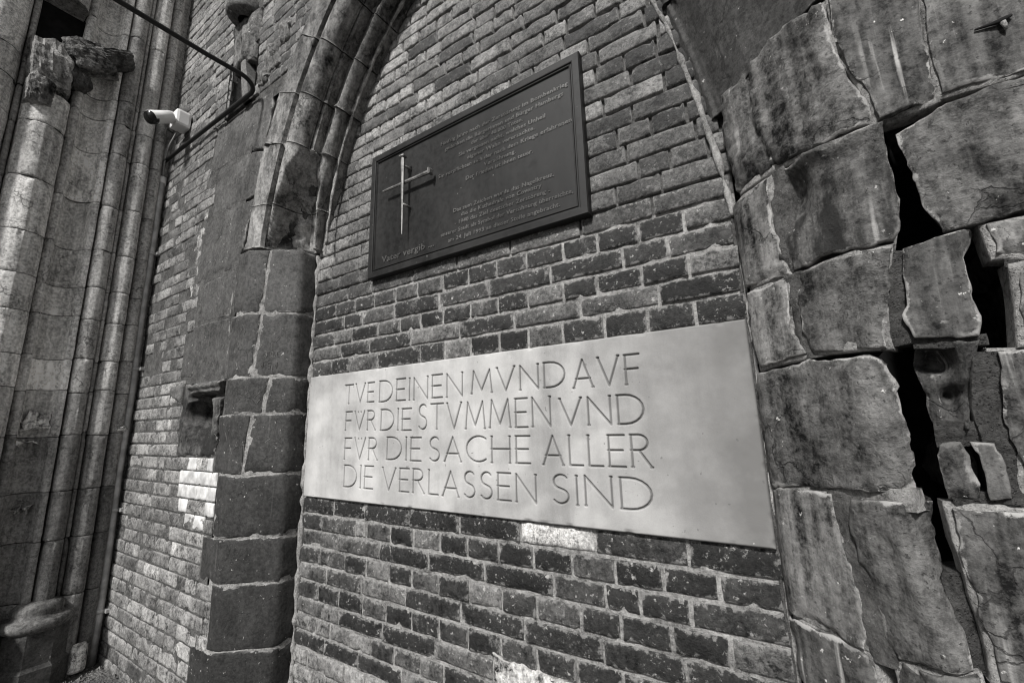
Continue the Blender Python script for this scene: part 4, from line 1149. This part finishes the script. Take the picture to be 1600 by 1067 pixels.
# ================================================================== statue niche in the upper left wall
def build_niche():
    n = thing('statue_niche', 'small dark recess under a worn console block, high in the left brick wall', 'niche', (-2.8, -.28, 2.1))
    V = [(-3.0, -.29, 2.10), (-2.62, -.29, 2.10), (-2.62, -.29, 2.54), (-3.0, -.29, 2.54), (-2.96, -.02, 2.10), (-2.66, -.02, 2.10), (-2.66, -.02, 2.54), (-2.96, -.02, 2.54)]
    F = [(0, 4, 5, 1)[::-1], (0, 3, 7, 4)[::-1], (1, 5, 6, 2)[::-1], (3, 2, 6, 7)[::-1], (4, 7, 6, 5)[::-1]]
    put('niche_lining', mesh_from('niche_lining', V, F, False), MAT['stone_left'], n, .05)
    m = mesh_from('niche_strut', [(-2.86, -.29, 2.52), (-2.80, -.29, 2.53), (-2.66, -.30, 2.10), (-2.74, -.30, 2.10), (-2.86, -.15, 2.52), (-2.80, -.15, 2.53), (-2.66, -.15, 2.10), (-2.74, -.15, 2.10)],
                  [(0, 3, 2, 1), (0, 4, 7, 3), (1, 2, 6, 5), (0, 1, 5, 4), (2, 3, 7, 6)], False)
    put('niche_strut', m, MAT['stone_left'], n, .12)
    LQ = Plan([(-5.0, -.28), (-1.0, -.28)], 0)
    def fn(u, v, Q): return .06*np.sqrt(np.clip(1-((u-.5)/.56)**2, 0, 1))*(1-.55*v)
    m = stone_mesh('console_block', LQ, ([(5-2.99, 2.80), (5-2.63, 2.80)], [(5-2.96, 2.44), (5-2.80, 2.47), (5-2.66, 2.40)], [], []), seed=12, off=-.01, rnd=.03, amp=.03, rough=.012, res=.015, jit=.012, back=.1, depthfn=fn)
    put('console_block', m, MAT['stone_rough'], n, .10)
    V = []; F = []; N = 20                        # moulded cap and shaft
    prof = [(.05, 2.78), (.11, 2.79), (.125, 2.81), (.115, 2.83), (.12, 2.85), (.10, 2.87), (.10, 2.90), (.075, 2.92), (.07, 3.0), (.07, 3.3), (.10, 3.32), (.10, 3.36), (.07, 3.38), (.07, 4.4)]
    for r, z in prof:
        for k in range(N):
            a = math.pi*2*k/N; V.append((-2.81+r*math.cos(a), -.30+r*math.sin(a), z))
    for i in range(len(prof)-1):
        for k in range(N): F.append((i*N+k, i*N+(k+1) % N, (i+1)*N+(k+1) % N, (i+1)*N+k))
    put('shaft', mesh_from('shaft', V, F), MAT['stone_pier'], n, .09)
    for x0, x1 in ((-3.0, -2.93), (-2.70, -2.63)):
        m = stone_mesh('niche_jamb', LQ, ([(5+x0, 4.4), (5+x1, 4.4)], [(5+x0, 2.8), (5+x1, 2.8)], [], []), seed=14, off=-.01, rnd=.015, amp=.005, res=.04, back=.06)
        put('niche_jamb', m, MAT['stone_left'], n, .10)
    put('niche_back', box_mesh('niche_back', -2.94, -2.69, -.22, -.18, 2.8, 4.4), MAT['stone_left'], n, .03)
build_niche()

# ================================================================== clustered pier
def arcp(cy, cx, r, a0, a1, n=8):
    return [(cx+r*math.cos(math.radians(a0+(a1-a0)*k/n)), cy+r*math.sin(math.radians(a0+(a1-a0)*k/n))) for k in range(n+1)]
def build_pier():
    p = thing('clustered_pier', 'tall cluster of sandstone shafts and hollows rising along the left edge, streaked with rain runs', 'clustered pier', (-3.95, -.8, GROUND_Z))
    E_ = [(-4.05, -1.75), (-4.0, -1.40)]+arcp(-1.245, -3.955, .13, -62, 72, 12)+[(-3.985, -1.112)]
    ED = [(-3.985, -1.112)]+arcp(-1.097, -3.945, .0145, -80, 80, 6)+[(-3.985, -1.078)]
    D_ = [(-3.985, -1.078)]+arcp(-.972, -3.94, .112, -68, -22, 6)+[(-3.829, -.992), (-3.826, -.965), (-3.836, -.948)]+arcp(-.972, -3.94, .112, 22, 66, 6)+[(-3.965, -.866)]
    DC = [(-3.965, -.866), (-3.93, -.862)]+arcp(-.836, -3.925, .0185, -75, 75, 7)+[(-3.955, -.813)]
    C_ = [(-3.955, -.813), (-3.985, -.795), (-4.002, -.765), (-4.0, -.735), (-3.985, -.71), (-3.955, -.69), (-3.925, -.68), (-3.905, -.678), (-3.893, -.664), (-3.890, -.645), (-3.94, -.638)]
    B_ = [(-3.955, -.638)]+arcp(-.588, -3.905, .047, -75, 75, 10)+[(-3.955, -.541)]
    BA = [(-3.955, -.541)]+arcp(-.528, -3.91, .012, -80, 80, 6)+[(-3.955, -.513)]
    A2 = [(-3.955, -.513), (-3.89, -.506), (-3.872, -.488), (-3.861, -.462), (-3.862, -.432), (-3.882, -.414), (-3.97, -.408)]
    A1 = [(-3.97, -.408)]+arcp(-.366, -3.915, .034, -75, 75, 8)+[(-3.93, -.328), (-3.945, -.27)]
    zs = [GROUND_Z-.05, -.965, -.625, -.337, .007, .284, .495, .772, .98, 1.262, 1.602, 2.0, 2.25, 2.43, 3.01, 3.5, 4.05, 4.6, 5.2]
    shafts = [('E', E_, .028, 'pier_drum'), ('ed', ED, .01, 'colonnette'), ('D', D_, .02, 'pier_drum'), ('dc', DC, .008, 'colonnette'), ('C', C_, .02, 'hollow_block'), ('B', B_, .014, 'pier_drum'), ('ba', BA, .006, 'colonnette'), ('A2', A2, .014, 'hollow_block'), ('A1', A1, .012, 'colonnette')]
    rg = random.Random(8)
    for si, (nm, prof, _, name) in enumerate(shafts):
        pl = Plan(prof, .0025)
        tot = pl.L[-1]
        for i, (z0, z1) in enumerate(zip(zs, zs[1:])):
            j = .012*((si*7+i*3) % 5-2)/2 if z0 > 0 else 0
            j1 = .012*((si*7+(i+1)*3) % 5-2)/2 if z1 > 0 else 0
            fn = None
            if nm == 'D' and 2.2 < z1 < 3.2: 
                if z0 >= 2.25 and z1 < 3.05: continue
            lo = (z0 < -.3)
            t = ({'C': .66, 'D': .56, 'E': .55, 'dc': .55, 'B': .36, 'A2': .44, 'A1': .38}.get(nm, .34))*rg.uniform(.82, 1.18)*(.36 if z0 < -.6 else .5 if z0 < -.3 else .72 if z0 < .2 else 1)  # shaft tones raised, and dimmed toward the foot, standing in for light
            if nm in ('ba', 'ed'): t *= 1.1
            res = .012 if tot < .25 else .014
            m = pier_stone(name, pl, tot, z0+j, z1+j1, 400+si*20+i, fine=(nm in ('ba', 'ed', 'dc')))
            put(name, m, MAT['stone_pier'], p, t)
    # plinth and worn base moulding under the main shaft
    def lathe(cx, cy, prof, n, nm, mat, tone, amp=.004, oct_=False):
        V = []; F = []
        for r, z in prof:
            for k in range(n):
                a = 2*math.pi*(k+.5)/n
                V.append((cx+r*math.cos(a), cy+r*math.sin(a), z))
        V = np.array(V)
        if not oct_: V = V+np.stack([noise(V, 16, 3), noise(V, 16, 4), noise(V, 16, 5)], -1)*amp+np.stack([noise(V, 50, 3), noise(V, 50, 4), noise(V, 50, 5)], -1)*amp*.4
        for i in range(len(prof)-1):
            for k in range(n): F.append((i*n+k, i*n+(k+1) % n, (i+1)*n+(k+1) % n, (i+1)*n+k))
        F.append(tuple((len(prof)-1)*n+k for k in range(n)))
        put(nm, mesh_from(nm, V, F, not oct_), mat, p, tone)
    lathe(-3.915, -.60, [(.135, -1.105), (.150, -1.095), (.162, -1.075), (.160, -1.055), (.145, -1.04), (.118, -1.035), (.108, -1.02), (.112, -1.005), (.108, -.985), (.09, -.965), (.05, -.955)], 48, 'base_moulding', MAT['stone_pier'], .12)
    lathe(-3.92, -.60, [(.165, GROUND_Z-.05), (.165, -1.30), (.148, -1.28), (.148, -1.103)], 8, 'plinth', MAT['stone_left'], .055, 0, True)
    lathe(-3.97, -.97, [(.235, GROUND_Z-.05), (.235, -1.0), (.18, -.975), (.1, -.96)], 8, 'plinth', MAT['stone_left'], .06, 0, True)
    # white repairs where the face has flaked
    for i, (y, z, w, h) in enumerate([(-.735, .095, .11, .13), (-.745, -.42, .075, .05), (-.79, -.03, .12, .02), (-.452, -.03, .05, .035), (-.365, .03, .035, .05)]):
        pl = Plan([(-3.9 if i in (3, 4) else -3.97, y-w), (-3.86 if i in (3, 4) else -3.93, y+w)], 0)
        m = stone_mesh('patch_stone', pl, ([(w*.35, z+h*.35), (w, z+h*.5), (w*1.7, z+h*.4)], [(w*.5, z-h*.5), (w*1.7, z-h*.5)], [], []), res=.008, rnd=.012, amp=.008, rough=.005, off=.006, back=.05, jit=.03, seed=500+i)
        put('patch_stone', m, MAT['stone_rough'], p, .75, 'white flaked patch')
    put('pier_core', box_mesh('pier_core', -4.6, -4.03, -1.9, -.2, GROUND_Z-.05, 5.2), MAT['void'], p)
def pier_stone(name, pl, tot, z0, z1, seed, fine=False):
    n_s = len(pl.p)
    S = np.unique(np.r_[np.array(pl.L), np.linspace(0, tot, int(tot/.007)+2)]); S = np.clip(S, 0, tot-1e-6)
    h = z1-z0; e = .012
    Z = np.r_[z1-.0018, z1-.004, z1-e, np.linspace(z1-e*2, z0+e*2, max(4, int(h/.03))), z0+e, z0+.004, z0+.0018]
    SS, ZZ = np.meshgrid(S, Z)
    dist = np.minimum(z1-ZZ, ZZ-z0)
    Q = np.stack([SS*1.0, ZZ, np.full(SS.shape, seed*.37)], -1)
    d = -.006*np.clip(1-dist/.008, 0, 1)**2+fbm(Q, 6, 3, seed)*.003+fbm(Q, 40, 2, seed+3)*.0012
    d = d-np.clip(fbm(Q, 14, 3, seed+9)-.22, 0, 1)*.035*np.clip(1.15-dist/.04, 0, 1)
    P = pl.at(SS, ZZ, d).reshape(-1, 3)
    nu, nv = len(S), len(Z)
    F = grid_faces(nu, nv, 0, True)
    for row, fl in ((0, 0), (nv-1, 1)):
        idx = [row*nu+i for i in range(nu)]
        bk = P[idx].copy(); bk[:, 0] = -4.04
        b0 = len(P); P = np.vstack([P, bk])
        for i in range(nu-1):
            q = (idx[i], b0+i, b0+i+1, idx[i+1]); F.append(q if not fl else q[::-1])
    edge = np.clip(1-dist/.02, 0, 1).reshape(-1); edge = np.r_[edge, np.ones(len(P)-len(edge))]
    return mesh_from(name, P, F, True, {'edge': edge})
build_pier()

def build_broken_capital():
    """large shattered block jutting from the pier below the upper shaft"""
    c = thing('broken_capital', 'shattered carved capital jutting from the shaft cluster, ragged and black underneath', 'broken capital', (-3.85, -.85, 2.35))
    import bmesh
    def rock(name, cx, cy, cz, sx, sy, sz, seed, tone, mat='stone_rough', amp=.34, rot=0.0):
        bm = bmesh.new(); bmesh.ops.create_cube(bm, size=2.0)
        bmesh.ops.subdivide_edges(bm, edges=bm.edges[:], cuts=14, use_grid_fill=True)
        V = np.array([v.co[:] for v in bm.verts]); n_ = np.abs(V).max(1, keepdims=True); l = np.linalg.norm(V, axis=1, keepdims=True)
        V = V*(.55+.45*n_/l)
        N = V/np.linalg.norm(V, axis=1, keepdims=True)
        d = fbm(V+seed, .9, 3, seed)*amp+np.abs(fbm(V+seed, 3.2, 4, seed+4))*-.18+fbm(V+seed, 9, 3, seed+7)*.06
        V = V+N*d[:, None]
        W = V*np.array([sx, sy, sz]); cr, sr = math.cos(rot), math.sin(rot)
        W = np.stack([W[:, 0], W[:, 1]*cr-W[:, 2]*sr, W[:, 1]*sr+W[:, 2]*cr], -1)+np.array([cx, cy, cz])
        for v, w_ in zip(bm.verts, W): v.co = w_
        me = bpy.data.meshes.new(name); bm.to_mesh(me); bm.free()
        me.polygons.foreach_set('use_smooth', [False]*len(me.polygons))
        put(name, me, MAT[mat], c, tone)
    rock('broken_block', -3.93, -.99, 2.44, .13, .11, .20, 3, .22, amp=.25, rot=.12)
    rock('broken_block', -3.86, -.83, 2.63, .10, .13, .12, 8, .13, rot=.5)
    rock('broken_block', -3.83, -.70, 2.70, .09, .10, .055, 15, .06, 'stone_crust', rot=.55)
    rock('broken_block', -3.90, -.86, 2.47, .08, .06, .10, 21, .05, 'stone_crust', rot=.3)
    rock('broken_block', -3.88, -1.02, 2.20, .09, .07, .10, 27, .16, amp=.25)
build_broken_capital()

# ================================================================== rail, pipe, camera
def build_fittings():
    pts = [(-3.96, -.315, 2.125)]
    pts += [(x, -.315, 2.125-.03*(x+3.96)/1.3) for x in np.linspace(-3.7, -2.60, 8)]
    for k in range(1, 9):
        a = math.radians(90*k/8); r = .11
        pts.append((-2.60+r*math.sin(a), -.315-r*(1-math.cos(a)), 2.094))
    pts += [(-2.49+.02*(y), y, 2.094+.01*(y+.4)) for y in np.linspace(-.6, -2.2, 9)]
    o = put('bent_rail', tube_mesh('bent_rail', pts, .0132, 14), MAT['black'])
    o['label'] = 'black steel rail bent at a right angle along the upper left wall'; o['category'] = 'metal rail'
    c = thing('conduit_pipe', 'grey metal conduit pipe climbing the corner between shaft cluster and brick wall', 'pipe', (-3.93, -.31, GROUND_Z))
    zz = np.linspace(GROUND_Z, 1.93, 18)
    P = [(-3.915, -.318+.003*math.sin(z*5), z) for z in zz]
    put('pipe_run', tube_mesh('pipe_run', P, .0215, 14), MAT['pipe'], c)
    for z in (1.34, .46, -.50, -1.12):
        x = -3.915
        put('pipe_clamp', tube_mesh('pipe_clamp', [(x, -.315, z-.012), (x, -.315, z+.012)], .0275, 14), MAT['pipe'], c)
        put('pipe_clamp', box_mesh('pipe_clamp', x, x+.055, -.300, -.268, z-.011, z+.011, .002), MAT['pipe'], c)
    put('pipe_cap', tube_mesh('pipe_cap', [(-3.925, -.313, 1.92), (-3.925, -.313, 1.985)], .0265, 14), MAT['white'], c)
    bp = (-3.70, -.345, 2.395)                       # junction box
    for i, dx in enumerate((0, .018)):
        q = [(-3.925+dx*.4, -.313, 1.98), (-3.93+dx, -.32, 2.06), (-3.88+dx*2, -.33, 2.20), (-3.76+dx, -.335, 2.24), (-3.67, -.335, 2.29)]
        u = np.linspace(0, 1, 24); A = np.array(q)
        S = np.stack([np.interp(u, np.linspace(0, 1, 5), A[:, k]) for k in range(3)], -1)
        for _ in range(4): S[1:-1] = (S[:-2]+S[2:]+2*S[1:-1])/4
        put('cable', tube_mesh('cable', S, .0045, 8), MAT['cable'], c)
    s = thing('security_camera', 'white bullet security camera with black lens end, high on the left wall', 'security camera', bp)
    put('junction_box', box_mesh('junction_box', -3.70, -3.575, -.385, -.285, 2.28, 2.41, .02), MAT['white'], s)
    a = Vector((-3.61, -.405, 2.32)); b = Vector((-3.55, -.545, 2.20))
    d = (b-a).normalized()
    bt = tube_mesh('camera_body', [a-d*.0, a+d*.004, a+d*.17, a+d*.18], [.034, .040, .042, .041], 24)
    body = put('camera_body', bt, MAT['white'], s)
    put('lens', tube_mesh('lens', [a+d*.150, a+d*.186], .0435, 24), MAT['lens'], s)
    # sun hood: half shell over the body
    V = []; F = []; side = d.cross(Vector((0, 0, 1))).normalized(); upv = side.cross(d); N = 14
    for r in (.0455, .048):
        for q in (a+d*.01, a+d*.175):
            for k in range(N+1):
                t = math.radians(-15+210*k/N); V.append(q+side*math.cos(t)*r+upv*math.sin(t)*r)
    m = N+1
    for k in range(N):
        F += [(k, k+1, m+k+1, m+k), (2*m+k, 3*m+k, 3*m+k+1, 2*m+k+1), (m+k, m+k+1, 3*m+k+1, 3*m+k), (k, 2*m+k, 2*m+k+1, k+1)]
    put('sun_hood', mesh_from('sun_hood', V, F, True), MAT['white'], s)
    put('bracket_arm', tube_mesh('bracket_arm', [(-3.64, -.40, 2.35), (-3.62, -.41, 2.335), tuple(a+d*.01)], [.014, .013, .018], 12), MAT['white'], s)
    put('bracket_joint', tube_mesh('bracket_joint', [(-3.64, -.395, 2.36), (-3.63, -.42, 2.345)], .03, 16), MAT['white'], s)
    # pale block leaning at the pipe's foot
    import bmesh
    bm = bmesh.new(); bmesh.ops.create_uvsphere(bm, u_segments=16, v_segments=10, radius=1.0)
    for v in bm.verts:
        q = v.co.copy(); w_ = np.array([[q.x, q.y, q.z]])
        k = 1+.12*float(noise(w_, 1.6, 5)[0])
        q = Vector((max(-.8, min(.8, q.x)), max(-.75, min(.8, q.y)), max(-.7, min(.85, q.z))))*k
        v.co = Vector((-3.86+q.x*.05, -.405+q.y*.048, GROUND_Z+.085+q.z*.10))
    me = bpy.data.meshes.new('rounded_stone'); bm.to_mesh(me); bm.free()
    o = put('rounded_stone', me, MAT['stone_jamb'], None, .62)
    o['label'] = 'pale rounded stone wedged behind the foot of the grey pipe'; o['category'] = 'stone'
build_fittings()
